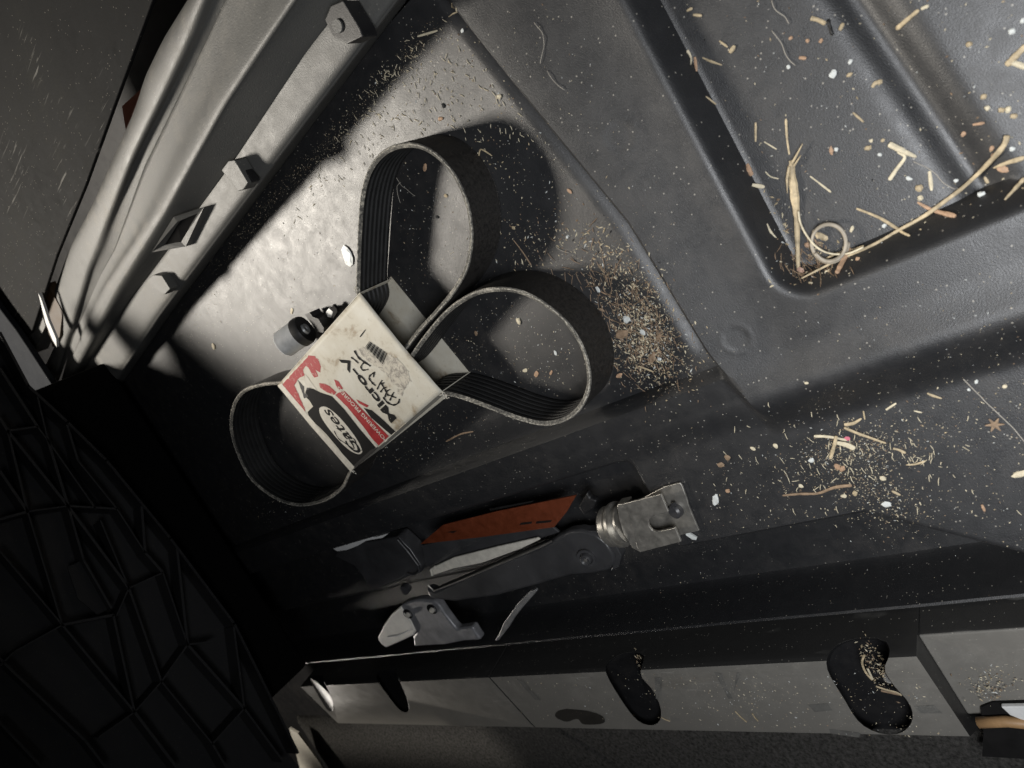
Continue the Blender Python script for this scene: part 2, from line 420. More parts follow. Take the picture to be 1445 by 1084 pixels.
# framed window hole in the ledge
def frame_quad(outerp, innerp, z, hgt, name, mat, parent):
    A = [Q(*p, z) for p in outerp]; B = [Q(*p, z) for p in innerp]; n = len(A)
    d = np.array([0, 0, -hgt]); V = A + B + [a + d for a in A] + [b + d for b in B]
    Fq = []
    for i in range(n):
        j = (i + 1) % n
        Fq += [(i, j, n + j, n + i), (i, 2 * n + i, 2 * n + j, j), (n + i, n + j, 3 * n + j, 3 * n + i)]
    return link_mesh(name, V, Fq, mat, parent)
hole_in = [(231, 346), (250, 313), (279, 301), (255, 341)]
hole_out = [(214, 356), (245, 306), (288, 292), (262, 348)]
zi = [0.067, 0.070, 0.057, 0.056]; zo = [0.076, 0.073, 0.056, 0.055]
A = [Qs(*p, z + 0.003) for p, z in zip(hole_out, zo)]; B = [Qs(*p, z + 0.003) for p, z in zip(hole_in, zi)]
Vh = A + B + [q - (0, 0, 0.008) for q in A] + [q - (0, 0, 0.008) for q in B]; Fh = []
for i in range(4):
    j = (i + 1) % 4; Fh += [(i, j, 4 + j, 4 + i), (i, 8 + i, 8 + j, j), (4 + i, 4 + j, 12 + j, 12 + i)]
fr = link_mesh('hole_frame', Vh, Fh, M['trim'], side)
MB().prism([Qs(*p, z + 0.0022) for p, z in zip([(229, 348), (249, 311), (281, 299), (256, 343)], zi)], (0, 0, -0.003)).build('hole', M['ink'], side)  # black plate painting the darkness inside the frame
# dark cavity behind the trim
wall = MB().box((0.66, 0.5, 0.0), 0.01, 1.9, 0.30).build('body_wall', M['black']); setting(wall)
bracket = MB().prism([Q(*p, 0.045) for p in [(172, 150), (205, 120), (196, 175), (180, 200)]], (0, 0, -0.01)).build('rust_bracket', simple('rust', (0.10, 0.035, 0.02)), None)
solo(bracket, 'rusty brown bracket glimpsed in the dark gap left of the grey trim', 'bracket')
br2 = MB().prism([Q(*p, 0.05) for p in [(66, 400), (88, 440), (84, 475), (74, 490), (60, 440)]], (0, 0, -0.01)).build('brown_bracket', simple('brown_metal', (0.05, 0.028, 0.01)), None)
solo(br2, 'dull brown bracket at the bottom of the gap beside the bright metal sliver', 'bracket')
sl = MB().prism([Q(*p, 0.066) for p in [(54, 414), (58, 422), (68, 452), (79, 478), (80, 490), (74, 480), (64, 455)]], (0, 0, -0.003)).build('metal_sliver', M['clear'], None)
solo(sl, 'thin bright metal sliver under the bottom tip of the scuffed panel', 'metal strip')
# flat panel top left
pz = 0.062
P0 = [Q(*p, pz) for p in [(240, -40), (215, 0), (160, 150), (120, 262), (80, 360), (62, 415), (44, 470), (30, 482), (4, 440), (-60, 350)]]
P0 += [np.array([0.65, 0.95, pz]), np.array([0.65, 0.15, pz])]
pn = MB().prism(P0, (0, 0, -0.004)).build('flat_panel', M['panel']); bev(pn, 0.0012)
solo(pn, 'flat dark grey plastic panel covered in pale scuffs, top left corner', 'panel')
rib2 = MB().prism([Q(*p, 0.055) for p in [(54, 425), (64, 460), (46, 500), (28, 484)]], (0, 0, -0.02)).build('panel_lip', M['trim'], pn)
bg_bar = MB().prism([Q(*p, 0.075) for p in [(-60, 352), (0, 437), (22, 466), (46, 502), (76, 548), (96, 594), (84, 589), (80, 594), (72, 582), (50, 577), (38, 553), (0, 487), (-60, 400)]], (0, 0, -0.008)).build('edge_strip', M['bluegrey'])
bev(bg_bar, 0.0025, 3); solo(bg_bar, 'blue-grey plastic edge strip with a broken end above the black lattice', 'edge strip')
w2 = MB().prism([Q(*p, 0.074) for p in [(-10, 485), (0, 494), (20, 520), (42, 562), (36, 560), (16, 532), (0, 510), (-10, 500)]], (0, 0, -0.004)).build('pale_strip', simple('pale_edge', (0.22, 0.22, 0.22), 0.6))
solo(w2, 'narrow pale strip between the blue-grey edge strip and the lattice', 'edge strip')

# ------------------------------------------------------------------ black lattice panel (seat back) at the far end
YL = 0.90
lat = thing('lattice_panel', 'big black ribbed lattice panel with diamond cells filling the lower left', 'lattice panel', (0.0, YL, 0.09))
bp = [QY(0, 470, YL), QY(40, 545, YL), QY(95, 596, YL), QY(150, 650, YL), QY(240, 760, YL), QY(330, 880, YL), QY(420, 1062, YL), np.array([-0.52, YL, 0.10])]
bq = [p + (0, 0.028, 0) for p in bp] + [np.array([x, YL + 0.028, z]) for x, z in [(-0.60, 0.75), (0.155, 0.75), (0.152, 0.492), (0.230, 0.480), (0.226, 0.452), (0.188, 0.405), (0.132, 0.352), (0.122, 0.322), (0.178, 0.275), (0.200, 0.240), (0.240, 0.190), (0.268, 0.150)]]  # upper outline, out of view, is shaped for the shadow it throws
MB().prism(bq, (0, 0.006, 0)).build('back_plate', M['lattice'], lat)
NODES = [(11, 610), (40, 722), (53, 602), (94, 714), (133, 700), (68, 622), (185, 833), (85, 882), (230, 808), (190, 1005), (228, 962), (265, 910), (150, 872), (330, 1000), (370, 1080), (300, 1040)]
SEG = [((0, 590), (11, 608)), ((11, 608), (53, 602)), ((11, 608), (39, 722)), ((11, 608), (96, 714)), ((39, 722), (0, 665)), ((0, 733), (39, 722)), ((39, 722), (96, 714)), ((96, 714), (165, 718)),
       ((53, 602), (68, 622)), ((68, 622), (96, 714)), ((96, 714), (182, 830)), ((68, 622), (135, 718)), ((39, 722), (88, 882)), ((96, 714), (118, 790)), ((118, 790), (157, 858)), ((0, 778), (88, 882)),
       ((88, 882), (160, 868)), ((88, 882), (20, 920)), ((88, 882), (190, 1005)), ((182, 830), (230, 808)), ((182, 830), (228, 962)), ((182, 830), (165, 868)), ((142, 735), (182, 830)), ((165, 718), (205, 780)), ((205, 780), (230, 808)),
       ((230, 808), (265, 910)), ((190, 1005), (228, 962)), ((228, 962), (265, 910)), ((265, 910), (300, 905)), ((190, 1005), (250, 1084)), ((228, 962), (300, 1050)), ((265, 910), (345, 1000)), ((190, 1005), (140, 1040)), ((0, 930), (120, 1045)),
       ((300, 1050), (345, 1000)), ((300, 1050), (320, 1084)), ((345, 1000), (400, 1075)), ((120, 1045), (150, 1084)), ((0, 1020), (60, 1084)), ((20, 920), (0, 940)), ((160, 868), (190, 1005)), ((53, 560), (68, 622)), ((95, 600), (110, 650)), ((110, 650), (165, 718)), ((0, 520), (53, 602)),
       ((200, 715), (205, 780)), ((330, 885), (345, 1000)), ((250, 775), (265, 910))]
for a, b in SEG:
    A, B = QY(*a, YL), QY(*b, YL); t = (B - A); ln = np.linalg.norm(t); t /= ln
    n = np.cross(t, (0, 1, 0)); mid = (A + B) / 2 + (0, 0.014, 0)
    MB().box(mid, ln + 0.001, 0.028, 0.0016 + 0.0006 * ((a[0] + b[1]) % 3), (t, np.array([0, 1.0, 0]), n)).build('lattice_rib', M['lattice'], lat)
for i in range(len(bp[:7]) - 1):
    A, B = bp[i], bp[i + 1]; t = B - A; ln = np.linalg.norm(t); t /= ln; n = np.cross(t, (0, 1, 0))
    MB().box((A + B) / 2 + (0, 0.014, 0), ln + 0.002, 0.03, 0.003, (t, np.array([0, 1.0, 0]), n)).build('lattice_rim', M['black'], lat)
MB().prism([QY(*p, YL + 0.012) for p in [(95, 800), (117, 790), (128, 818), (134, 822), (155, 858), (138, 868), (110, 845)]], (0, 0.002, 0)).build('flat_web', M['black'], lat)

# ------------------------------------------------------------------ sill bar with its pockets
XB = -0.378; ZB = -0.030
def GB(px, py):
    d = ray(px, py)
    for t in np.linspace(0, 1, 60):
        z = -0.02 - 0.045 * t; p = CAM + d * ((z - H) / d[2])
        zb_ = ZB + (p[0] - XB) / (-0.468 - XB) * (-0.017)
        if p[0] < XB and z <= zb_: return np.array([p[0], p[1], zb_ + 0.0001])
    return Q(px, py, -0.04)
M['scuff'] = plastic('pale_scuff', (0.05, 0.05, 0.05), 0.6, dust=(0.30, 0.29, 0.26), dust_amt=1.0, film=0.25)
XB = -0.378; ZB = -0.030
def top_line(px, py): return QX(px, py, XB)
sill = thing('sill_bar', 'dusty black plastic sill bar with bean shaped pockets along the bottom edge', 'sill trim', (-0.42, 0.6, -0.08))
def bar_piece(y0, y1, name, cuts, zt=ZB, xt=XB, zback=-0.047, xback=-0.468):
    prof = [(xt + 0.012, -0.12), (xt + 0.0015, zt - 0.004), (xt, zt), (xback, zback), (xback - 0.003, zback - 0.004), (xback - 0.045, -0.12)]
    mb = MB(); mb.prism([np.array([x, y0, z]) for x, z in prof], (0, y1 - y0, 0))
    o = mb.build(name, M['bar'], sill); o.data.materials.append(M['black'])  # pocket walls take black plastic to paint the shade inside
    for i, outline in enumerate(cuts):
        L = ROOT[o.name]
        pts = [np.asarray(p) for p in resample(catmull([Q(px, py, -0.035) for px, py in outline], 6, True), 40, True)]
        vd = np.array(pts).mean(0) - CAM; vd /= np.linalg.norm(vd)
        cm = MB().prism([p - vd * 0.10 - L for p in pts], vd * 0.140)
        me = bpy.data.meshes.new('cut'); me.from_pydata(cm.v, [], cm.f); me.materials.append(M['bar']); me.materials.append(M['black']); me.polygons.foreach_set('material_index', [1] * len(me.polygons))
        bm = bmesh.new(); bm.from_mesh(me); bmesh.ops.recalc_face_normals(bm, faces=bm.faces); bm.to_mesh(me); bm.free()
        co = bpy.data.objects.new('cut', me); C.objects.link(co); co.matrix_world = Matrix.Translation(Vector(L))
        bm = bmesh.new(); bm.from_mesh(o.data); bmesh.ops.recalc_face_normals(bm, faces=bm.faces); bm.to_mesh(o.data); bm.free()
        md = o.modifiers.new('b', 'BOOLEAN'); md.object = co; md.operation = 'DIFFERENCE'; md.solver = 'EXACT'
        bpy.context.view_layer.update()
        dg = bpy.context.evaluated_depsgraph_get()
        nm = bpy.data.meshes.new_from_object(o.evaluated_get(dg)); o.modifiers.clear(); o.data = nm
        bpy.data.objects.remove(co)
    bev(o, 0.0018, 4, 40)
    return o
n1 = [(855, 948), (862, 930), (885, 919), (908, 922), (906, 940), (905, 955), (922, 975), (933, 1000), (932, 1018), (920, 1025), (900, 1018), (878, 990)]
n2 = [(1168, 945), (1172, 918), (1195, 902), (1230, 898), (1252, 905), (1255, 925), (1248, 945), (1262, 968), (1285, 995), (1288, 1020), (1270, 1037), (1240, 1036), (1212, 1020), (1190, 985)]
n3 = [(531, 955), (543, 938), (562, 935), (560, 950), (574, 985), (577, 1004), (566, 1004), (550, 985)]
n4 = [(437, 955), (445, 944), (458, 944), (456, 958), (468, 985), (470, 1003), (462, 1002), (448, 980)]
ysm = QX(690, 957, XB)[1]; yr = QX(1292, 938, XB)[1]; yl = QX(436, 958, XB)[1]
bar1 = bar_piece(yr, ysm - 0.0012, 'bar_section', [n1, n2])
bar2 = bar_piece(ysm + 0.0012, yl, 'bar_section', [n3, n4])
# raised end beyond the slanted shoulder, with the sunken step and the opening
ZE = float(QX(1360, 893, XB + 0.001)[2])
endp = bar_piece(-0.25, yr + 0.0005, 'bar_end', [], zt=ZE, xt=XB + 0.001, zback=ZE - 0.012, xback=-0.462)
opening = MB().prism([Q(*p, ZE - 0.0105) for p in [(1384, 995), (1400, 988), (1460, 986), (1460, 1068), (1386, 1064), (1388, 1030)]], (0, 0, 0.0025)).build('opening', M['ink'], sill)  # black plate laid on top to paint the dark of an opening
rod = MB().tube([Q(1380, 1020, ZE - 0.004), Q(1420, 1018, ZE - 0.004), Q(1500, 1026, ZE - 0.004)], 0.0042, 12).build('handle_rod', M['wood'], None, True)
solo(rod, 'tan rounded rod lying in the opening at the bottom right corner', 'rod')
lb = MB().prism([Q(*p, ZE - 0.007) for p in [(1412, 992), (1500, 990), (1500, 1012), (1445, 1012), (1425, 1004)]], (0, 0, 0.004)).build('light_grey_block', M['clear']); bev(lb, 0.001)
solo(lb, 'light grey smooth block above the tan rod at the right edge', 'block')
for q in ([(1008, 948), (1018, 950), (1034, 985), (1028, 986)], [(1040, 948), (1046, 948), (1036, 975)], [(924, 955), (932, 956), (930, 988), (926, 985)], [(1140, 994), (1168, 992), (1175, 1002), (1150, 1004)], [(1290, 996), (1318, 994), (1330, 1006), (1296, 1006)], [(728, 957), (736, 960), (764, 988), (755, 987)], [(1170, 1028), (1215, 1034), (1212, 1040), (1172, 1034)]):
    V_ = [GB(*p) + (0, 0, 0.0002) for p in q]; link_mesh('scuff_mark', V_, [tuple(range(len(q)))], M['scuff'], bar1)
V_ = [GB(*p) + (0, 0, 0.0002) for p in catmull([np.array(q_, float) for q_ in [(786, 1004), (800, 1000), (830, 1003), (850, 1010), (852, 1020), (825, 1022), (815, 1014), (800, 1018), (785, 1012)]], 4, True)]; link_mesh('oil_stain', V_, [tuple(range(len(V_)))], simple('grease', (0.022, 0.02, 0.017), 0.7, spec=0.2), bar1)
plug = bev(MB().tube([Q(1255, 955, -0.062), Q(1255, 955, -0.052)], 0.0055, 8).build('pocket_nut', M['bar'], sill), 0.001)

bh = bev(MB().box((-0.0575, 1.17, 0.08), 0.485, 0.47, 0.12).build('seat_cushion', M['cloth']), 0.008, 3); solo(bh, 'black seat cushion behind the big lattice panel', 'seat')  # box added to keep light off the floor near the panel
bh2 = bev(MB().box((-0.46, 1.17, 0.24), 0.31, 0.47, 0.16).build('seat_cushion', M['cloth']), 0.02, 4); solo(bh2, 'smaller black cushion block behind the lattice panel above the sill bar', 'seat')  # second added box that blocks light
back = MB().box((0.0, 2.3, 0.2), 3.2, 0.02, 0.9).build('rear_wall', M['black']); setting(back)
# carpet below the bar
nx, ny = 110, 420
cx = np.linspace(-0.66, -0.488, nx); cy = np.linspace(-0.1, 1.35, ny); CX, CY = np.meshgrid(cx, cy, indexing='ij')
CZ = -0.084 + 0.0012 * rng.random(CX.shape) + 0.004 * ss(-0.488, -0.505, CX)
seam = np.abs((CY - 0.66) - (CX + 0.51) * 1.1); CZ -= 0.003 * np.exp(-(seam / 0.003) ** 2)
carpet = link_mesh('carpet', np.stack([CX.ravel(), CY.ravel(), CZ.ravel()], 1), grid_faces(nx, ny), M['carpet'], smooth=True); setting(carpet)
wt = MB().prism([Q(*p, -0.05) for p in [(408, 1028), (420, 1035), (450, 1075), (470, 1110), (430, 1110)]], (0, 0, -0.004)).build('white_corner', M['card_white'])  # white sheet standing in for a patch of light
solo(wt, 'bright white corner of trim at the bottom edge beside the dark carpet', 'trim corner')

# ------------------------------------------------------------------ the ribbed belt in three loops
ZR = 0.0372
path_px = [(507, 440), (505, 410), (506, 370), (508, 320), (512, 275), (523, 238), (545, 213), (575, 204), (604, 211), (632, 235), (652, 268), (663, 305), (665, 345), (658, 380), (640, 412), (617, 440), (594, 465), (576, 488), (560, 508),
           (553, 520), (557, 527), (566, 520), (580, 503), (600, 475), (630, 440), (665, 416), (700, 408), (735, 412), (770, 430), (802, 458), (823, 492), (832, 527), (829, 556), (815, 580), (793, 594), (765, 598), (730, 590), (690, 575), (650, 561), (622, 556), (590, 562),
           (550, 600), (510, 645), (494, 668), (482, 690), (456, 707), (420, 713), (386, 702), (355, 677), (336, 642), (326, 605), (330, 572), (345, 551), (372, 542), (404, 538), (440, 520), (480, 480)]
ctr = [Q(px, py, ZR)[:2] for px, py in path_px]
pth = resample(catmull(ctr, 12, True), 700, True)
tan = np.roll(pth, -1, 0) - np.roll(pth, 1, 0); tan /= np.linalg.norm(tan, axis=1)[:, None]
# inward normal = rib side.  orientation decided by signed area
area_s = 0.5 * np.sum(pth[:, 0] * np.roll(pth[:, 1], -1) - np.roll(pth[:, 0], -1) * pth[:, 1])
nor = np.stack([-tan[:, 1], tan[:, 0]], 1) * (1 if area_s > 0 else -1)
zb, zt = 0.0006, 0.0372
ribs = 7; sec = [(-0.0014, zb), (-0.0014, zt - 0.0003), (-0.0011, zt), (0.0006, zt + 0.0001)]
kinds = ['o', 'c', 'c', 'c']
for k in range(ribs):
    z1 = zt - (zt - zb) * k / ribs; z0 = zt - (zt - zb) * (k + 1) / ribs; g = (z1 - z0)
    sec += [(0.0022, z1 - g * 0.18), (0.0022, z0 + g * 0.30), (0.0007, z0 + g * 0.02)]; kinds += ['r', 'r', 'r']
sec += []; ns = len(sec)
V = []
for i in range(len(pth)):
    s = i / len(pth); lean = 0.0011 * math.sin(s * 2 * math.pi * 3 + 1.0)
    lift = 0.0004 * math.sin(s * 31) + 0.0004
    for (nn, z) in sec:
        q = pth[i] + nor[i] * (nn + lean * (z - zt) / (zt - zb)); V.append((q[0], q[1], z + lift))
Fb = []; mi = []
n = len(pth)
for i in range(n):
    for k in range(ns):
        a, b = i * ns + k, i * ns + (k + 1) % ns; c, d = ((i + 1) % n) * ns + (k + 1) % ns, ((i + 1) % n) * ns + k
        Fb.append((a, b, c, d) if area_s < 0 else (d, c, b, a))
        kk = kinds[k]; mi.append({'o': 0, 'c': 2, 'r': 1}[kk] if k != ns - 1 else 0)
belt = thing('drive_belt', 'black ribbed rubber drive belt folded into three loops through the card sleeve', 'drive belt', (pth[:, 0].mean(), pth[:, 1].mean(), 0))
bo = link_mesh('belt_band', V, Fb, None, belt, mats=[M['rubber'], M['rib'], M['cord']], midx=mi, smooth=False)
# frayed cord line along the top edge
fv = MB(); i = 0
cordp = [np.array([*(pth[i] - nor[i] * 0.0003), zt + 0.0006 + 0.00025 * math.sin(i * 1.9) + 0.0004 * math.sin(i / len(pth) * 31)]) for i in range(len(pth))] 
cordp.append(cordp[0])
fv.tube(cordp, [0.00042 + 0.00016 * abs(math.sin(i * 2.3)) for i in range(len(cordp))], 5)
fv.build('edge_cord', M['fray'], belt)

# ------------------------------------------------------------------ card sleeve with print
sA, sB, sC, sD = (508, 414), (624, 553), (495, 665), (392, 545)
slv = thing('card_sleeve', 'stained white, red and black cardboard sleeve wrapped round the drive belt', 'package sleeve', tuple(np.append(Q(500, 540, 0)[:2], 0.0)))
ZC = 0.0400
cA, cB, cC, cD = [Q(*p, ZC) for p in (sA, sB, sC, sD)]
def card_z(u, v):   # u: B->A, v: B->C
    return 0.0010 * np.sin(np.pi * np.clip(u, 0, 1)) * (0.6 + 0.4 * np.cos(3 * v)) + 0.0003 * np.sin(9 * v + 4 * u)
nu, nv = 26, 34; V = []
for i in range(nu):
    for j in range(nv):
        u, v = i / (nu - 1), j / (nv - 1)
        jag = 0.004 * noise.noise(Vector((u * 9, 3.3, 0))) * (1 if j in (0, nv - 1) else 0)
        p = cB * (1 - u) * (1 - v) + cA * u * (1 - v) + cC * (1 - u) * v + cD * u * v + (cC - cB) * jag
        V.append(p + (0, 0, card_z(u, v)))
top = link_mesh('front_panel', V, grid_faces(nu, nv), M['card'], slv, smooth=True)
md = top.modifiers.new('t', 'SOLIDIFY'); md.thickness = 0.0007; md.offset = -1 if (np.cross(np.array(V[nv]) - V[0], np.array(V[1]) - V[0])[2] > 0) else -1
bv = [Q(*p, 0.0011) for p in [(549, 389), (667, 531), (640, 560), (520, 660), (445, 560), (430, 520)]]
down = np.array([0, 0, -0.0])
def drop(p, z): return np.array([p[0], p[1], z])
eB = (cA - cB); eC = (cC - cB)
bA, bB, bC2, bD = [drop(p, 0.0004) for p in (cA, cB, cC, cD)]
bA2, bB2 = Q(552, 390, 0.0006), Q(667, 531, 0.0006)
MB().prism([bA2, bB2, bC2, bD], (0, 0, 0.0004)).build('back_panel', M['card'], slv)
for a, b in ((cB, cC), (cA, cD)):
    o_ = a - (cA + cB + cC + cD) / 4; o_ = o_ / np.linalg.norm(o_)
    MB().prism([a, b, drop(b, 0.0004), drop(a, 0.0004)], np.cross(b - a, (0, 0, 1)) / np.linalg.norm(b - a) * 0.0006).build('side_panel', M['card'], slv)

_e1, _e2 = eB, eC
def onc(px, py, up):
    """a place on the printed face, seen at (px,py)"""
    p = Q(px, py, ZC + 0.0008)
    for _ in range(3):
        d = (p - cB)[:2]; A2 = np.array([[_e1[0], _e2[0]], [_e1[1], _e2[1]]]); u, v = np.linalg.solve(A2, d)
        p = Q(px, py, ZC + float(card_z(u, v)) + up)
    return p
def zoom2(pts): return [(390 + x / 6.376, 500 + y / 6.376) for x, y in pts]
def zoom1(pts): return [(460 + x / 6.379, 440 + y / 6.379) for x, y in pts]
def decal(name, px, mat, up, parent=top, smooth_n=0, jag=0.0):
    """flat print: outline subdivided, filled, laid on the curved card"""
    P = [np.array(p) for p in px]
    if smooth_n: P = catmull(P, smooth_n, True)
    out = []
    for i in range(len(P)):
        a, b = P[i], P[(i + 1) % len(P)]; k = max(1, int(np.linalg.norm(b - a) / 3))
        for j in range(k):
            q = a + (b - a) * j / k
            if jag: q = q + np.array([noise.noise(Vector((q[0] * .5, q[1] * .5, 1))), noise.noise(Vector((q[0] * .5, q[1] * .5, 7)))]) * jag
            out.append(q)
    bm = bmesh.new(); vs = [bm.verts.new((q[0], q[1], 0)) for q in out]
    es = [bm.edges.new((vs[i], vs[(i + 1) % len(vs)])) for i in range(len(vs))]
    bmesh.ops.triangle_fill(bm, edges=es, use_beauty=True, use_dissolve=False)
    for _ in range(2):
        long = [e for e in bm.edges if e.calc_length() > 7]
        if long: bmesh.ops.subdivide_edges(bm, edges=long, cuts=1); bmesh.ops.triangulate(bm, faces=bm.faces)
    bm.verts.ensure_lookup_table(); bm.verts.index_update()
    V = [onc(v.co.x, v.co.y, up) for v in bm.verts]; Fd = [tuple(v.index for v in f.verts) for f in bm.faces]
    bm.free()
    return link_mesh(name, V, Fd, mat, parent)
U0 = 0.00025
decal('red_print', zoom2([(48, 275), (150, 165), (262, 45), (290, 10), (345, 15), (385, 60), (405, 110), (395, 165), (350, 140), (378, 200), (340, 210), (300, 140), (268, 105), (240, 140), (252, 190), (200, 215), (160, 280), (215, 400), (262, 520), (275, 560), (235, 530), (150, 420), (95, 350)]), M['red_worn'], U0, jag=1.2)
decal('red_print', zoom2([(385, 262), (430, 265), (480, 290), (540, 340), (520, 372), (440, 335), (395, 300)]), M['red_worn'], U0, jag=1.0)
decal('red_band', zoom2([(525, 370), (560, 345), (610, 330), (700, 420), (800, 525), (1012, 738), (920, 822), (770, 660), (620, 480)]), M['card_red'], U0)
decal('red_print', zoom2([(520, 225), (560, 245), (600, 310), (560, 318), (535, 280)]), M['red_worn'], U0, jag=0.6)
decal('red_print', zoom2([(718, 405), (830, 462), (815, 480), (740, 440)]), M['card_red'], U0)
decal('black_print', zoom2([(785, 482), (860, 505), (960, 590), (1078, 702), (1035, 728), (930, 640), (850, 570)]), M['ink'], U0)
decal('white_outline', zoom2([(505, 372), (525, 362), (640, 478), (785, 655), (915, 835), (895, 838), (750, 668), (615, 492)]), M['card_white'], U0 + 0.00006)
decal('black_print', zoom2([(240, 300), (330, 310), (400, 345), (500, 378), (610, 495), (748, 670), (895, 838), (800, 905), (690, 1015), (640, 960), (560, 850), (450, 720), (380, 650), (300, 580), (280, 520), (330, 470), (300, 420), (260, 380)]), M['ink'], U0)
decal('black_print', zoom2([(190, 225), (320, 300), (260, 330), (285, 380), (250, 400)]), M['ink_worn'], U0 + 0.00004, jag=0.8)
decal('star_print', zoom2([(262, 180), (300, 235), (370, 330), (320, 300), (275, 300), (255, 360), (250, 290), (190, 225), (255, 235)]), M['card_white'], U0 + 0.0001, jag=0.5)
decal('oval_print', zoom2([(392, 480), (450, 475), (540, 540), (640, 650), (730, 775), (770, 860), (765, 890), (725, 898), (640, 850), (530, 740), (430, 610), (390, 530)]), M['card_white'], U0 + 0.0001, smooth_n=3)
decal('white_edge', [(392, 545), (397, 541), (450, 604), (500, 659), (495, 666), (440, 603)], M['card_white'], U0 + 0.0001)
decal('black_print', zoom2([(690, 1005), (850, 860), (925, 830), (880, 880), (760, 980), (705, 1030)]), M['ink_worn'], U0 + 0.00002)

def stroke(name, px, wpx, mat, up, parent=top, n=5):
    P = catmull([np.array(p, float) for p in px], n) if len(px) > 2 else [np.array(px[0], float) * (1 - t) + np.array(px[1], float) * t for t in np.linspace(0, 1, 4)]
    V = []; Fs = []
    for i, p in enumerate(P):
        t = P[min(i + 1, len(P) - 1)] - P[max(i - 1, 0)]; t = t / (np.linalg.norm(t) + 1e-9); nn = np.array([-t[1], t[0]])
        wv = wpx * (0.75 + 0.25 * math.sin(i * 1.3)) / 2
        V += [onc(*(p + nn * wv), up), onc(*(p - nn * wv), up)]
        if i: Fs.append((2 * i - 2, 2 * i - 1, 2 * i + 1, 2 * i))
    return V, Fs
def strokes(name, lst, mat, up):
    mb = MB()
    for px, wd in lst: mb.add(*stroke('', px, wd, mat, up))
    return mb.build(name, mat, top)
strokes('handwriting', [(zoom1(p), wd) for p, wd in [
    ([(255, 350), (290, 410), (340, 450), (400, 490)], 3.2), ([(350, 450), (315, 490), (330, 525), (380, 520)], 2.6), ([(225, 410), (265, 440), (290, 465)], 2.4),
    ([(440, 545), (400, 570), (388, 600), (415, 640), (445, 665)], 2.8), ([(435, 545), (425, 590)], 2.2),
    ([(460, 700), (480, 655), (505, 615)], 2.4), ([(480, 650), (525, 640)], 2.4), ([(490, 725), (515, 690), (545, 680)], 2.6), ([(530, 770), (545, 720), (575, 700)], 2.6),
    ([(500, 650), (530, 700), (560, 760)], 2.4), ([(575, 800), (590, 760), (610, 725)], 2.6), ([(545, 745), (590, 760), (630, 775)], 2.4),
    ([(515, 770), (550, 815), (605, 840), (650, 820), (660, 785)], 3.0)]], M['ink'], U0 + 0.0002)
bars = []
for k in range(17):
    x = 372 + k * 9.6; y = 300 + k * 8.2; ln = 62 + 3.2 * k; wd = 0.8 + 1.3 * ((k * 7) % 3) / 2
    bars.append((zoom1([(x - 18, y + ln * 0.35), (x + 22, y - ln * 0.55)]), wd))
bars.append((zoom1([(305, 228), (355, 162)]), 1.6))
strokes('barcode', bars, M['ink'], U0 + 0.0001)
decal('smeared_print', zoom1([(290, 340), (330, 310), (400, 380), (500, 460), (560, 380), (650, 430), (740, 540), (760, 620), (700, 700), (610, 660), (540, 560), (450, 500), (360, 440)]), M['smear'], U0 + 0.00003, jag=3.0)
decal('smeared_print', zoom1([(640, 690), (700, 700), (690, 760), (640, 740)]), M['smear'], U0 + 0.00003, jag=2.0)

FONTS = {}
def text_decal(name, body, a, b, hpx, mat, up, shear=0.0, bold=0.0, upvec=None):
    cu = bpy.data.curves.new(name, 'FONT'); cu.body = body; cu.size = 1; cu.shear = shear; cu.offset = bold; cu.resolution_u = 3
    to = bpy.data.objects.new(name, cu); C.objects.link(to); bpy.context.view_layer.update()
    me = bpy.data.meshes.new_from_object(to.evaluated_get(bpy.context.evaluated_depsgraph_get()))
    co = np.array([v.co[:] for v in me.vertices]); Fc = [tuple(p.vertices) for p in me.polygons]
    bpy.data.objects.remove(to); bpy.data.curves.remove(cu)
    x0, x1 = co[:, 0].min(), co[:, 0].max(); y0, y1 = co[:, 1].min(), co[:, 1].max()
    a = np.array(a, float); b = np.array(b, float); d = b - a
    upv = np.array(upvec if upvec else (-0.74, 0.67)) * hpx
    V = []
    for c in co:
        q = a + d * (c[0] - x0) / (x1 - x0) + upv * (c[1] - y0) / (y1 - y0); V.append(onc(q[0], q[1], up))
    return link_mesh(name, V, Fc, mat, top)
text_decal('product_lettering', 'Micro-V', (560, 590), (486, 500), 11, M['ink'], U0 + 0.00015, bold=0.035)
text_decal('slogan_lettering', 'POWERING PROGRESS', (547, 621), (478, 545), 4.6, M['card_white'], U0 + 0.00012, bold=0.01)
text_decal('logo_lettering', 'Gates', (511, 636), (463, 574), 12, M['ink'], U0 + 0.0002, shear=0.35, bold=0.015, upvec=(-0.80, 0.60))
strokes('logo_swash', [(zoom2([(520, 690), (560, 760), (620, 800), (660, 830), (700, 845), (640, 740), (600, 720)]), 1.6), (zoom2([(610, 730), (700, 765), (735, 860), (770, 862)]), 1.6)], M['ink'], U0 + 0.0002)
# torn fluff at the corners
tuft = MB()
for (px, py) in ((504, 413), (502, 408), (626, 556), (631, 560), (499, 667)):
    for k in range(6):
        p = Q(px + random.uniform(-3, 3), py + random.uniform(-3, 3), ZC)
        tuft.tube([p, p + np.array([random.uniform(-.002, .002), random.uniform(-.002, .002), random.uniform(-.001, .0015)])], [0.0007, 0.0002], 4)
setting(tuft.build('torn_edge', M['card_white'], slv), 'stuff')

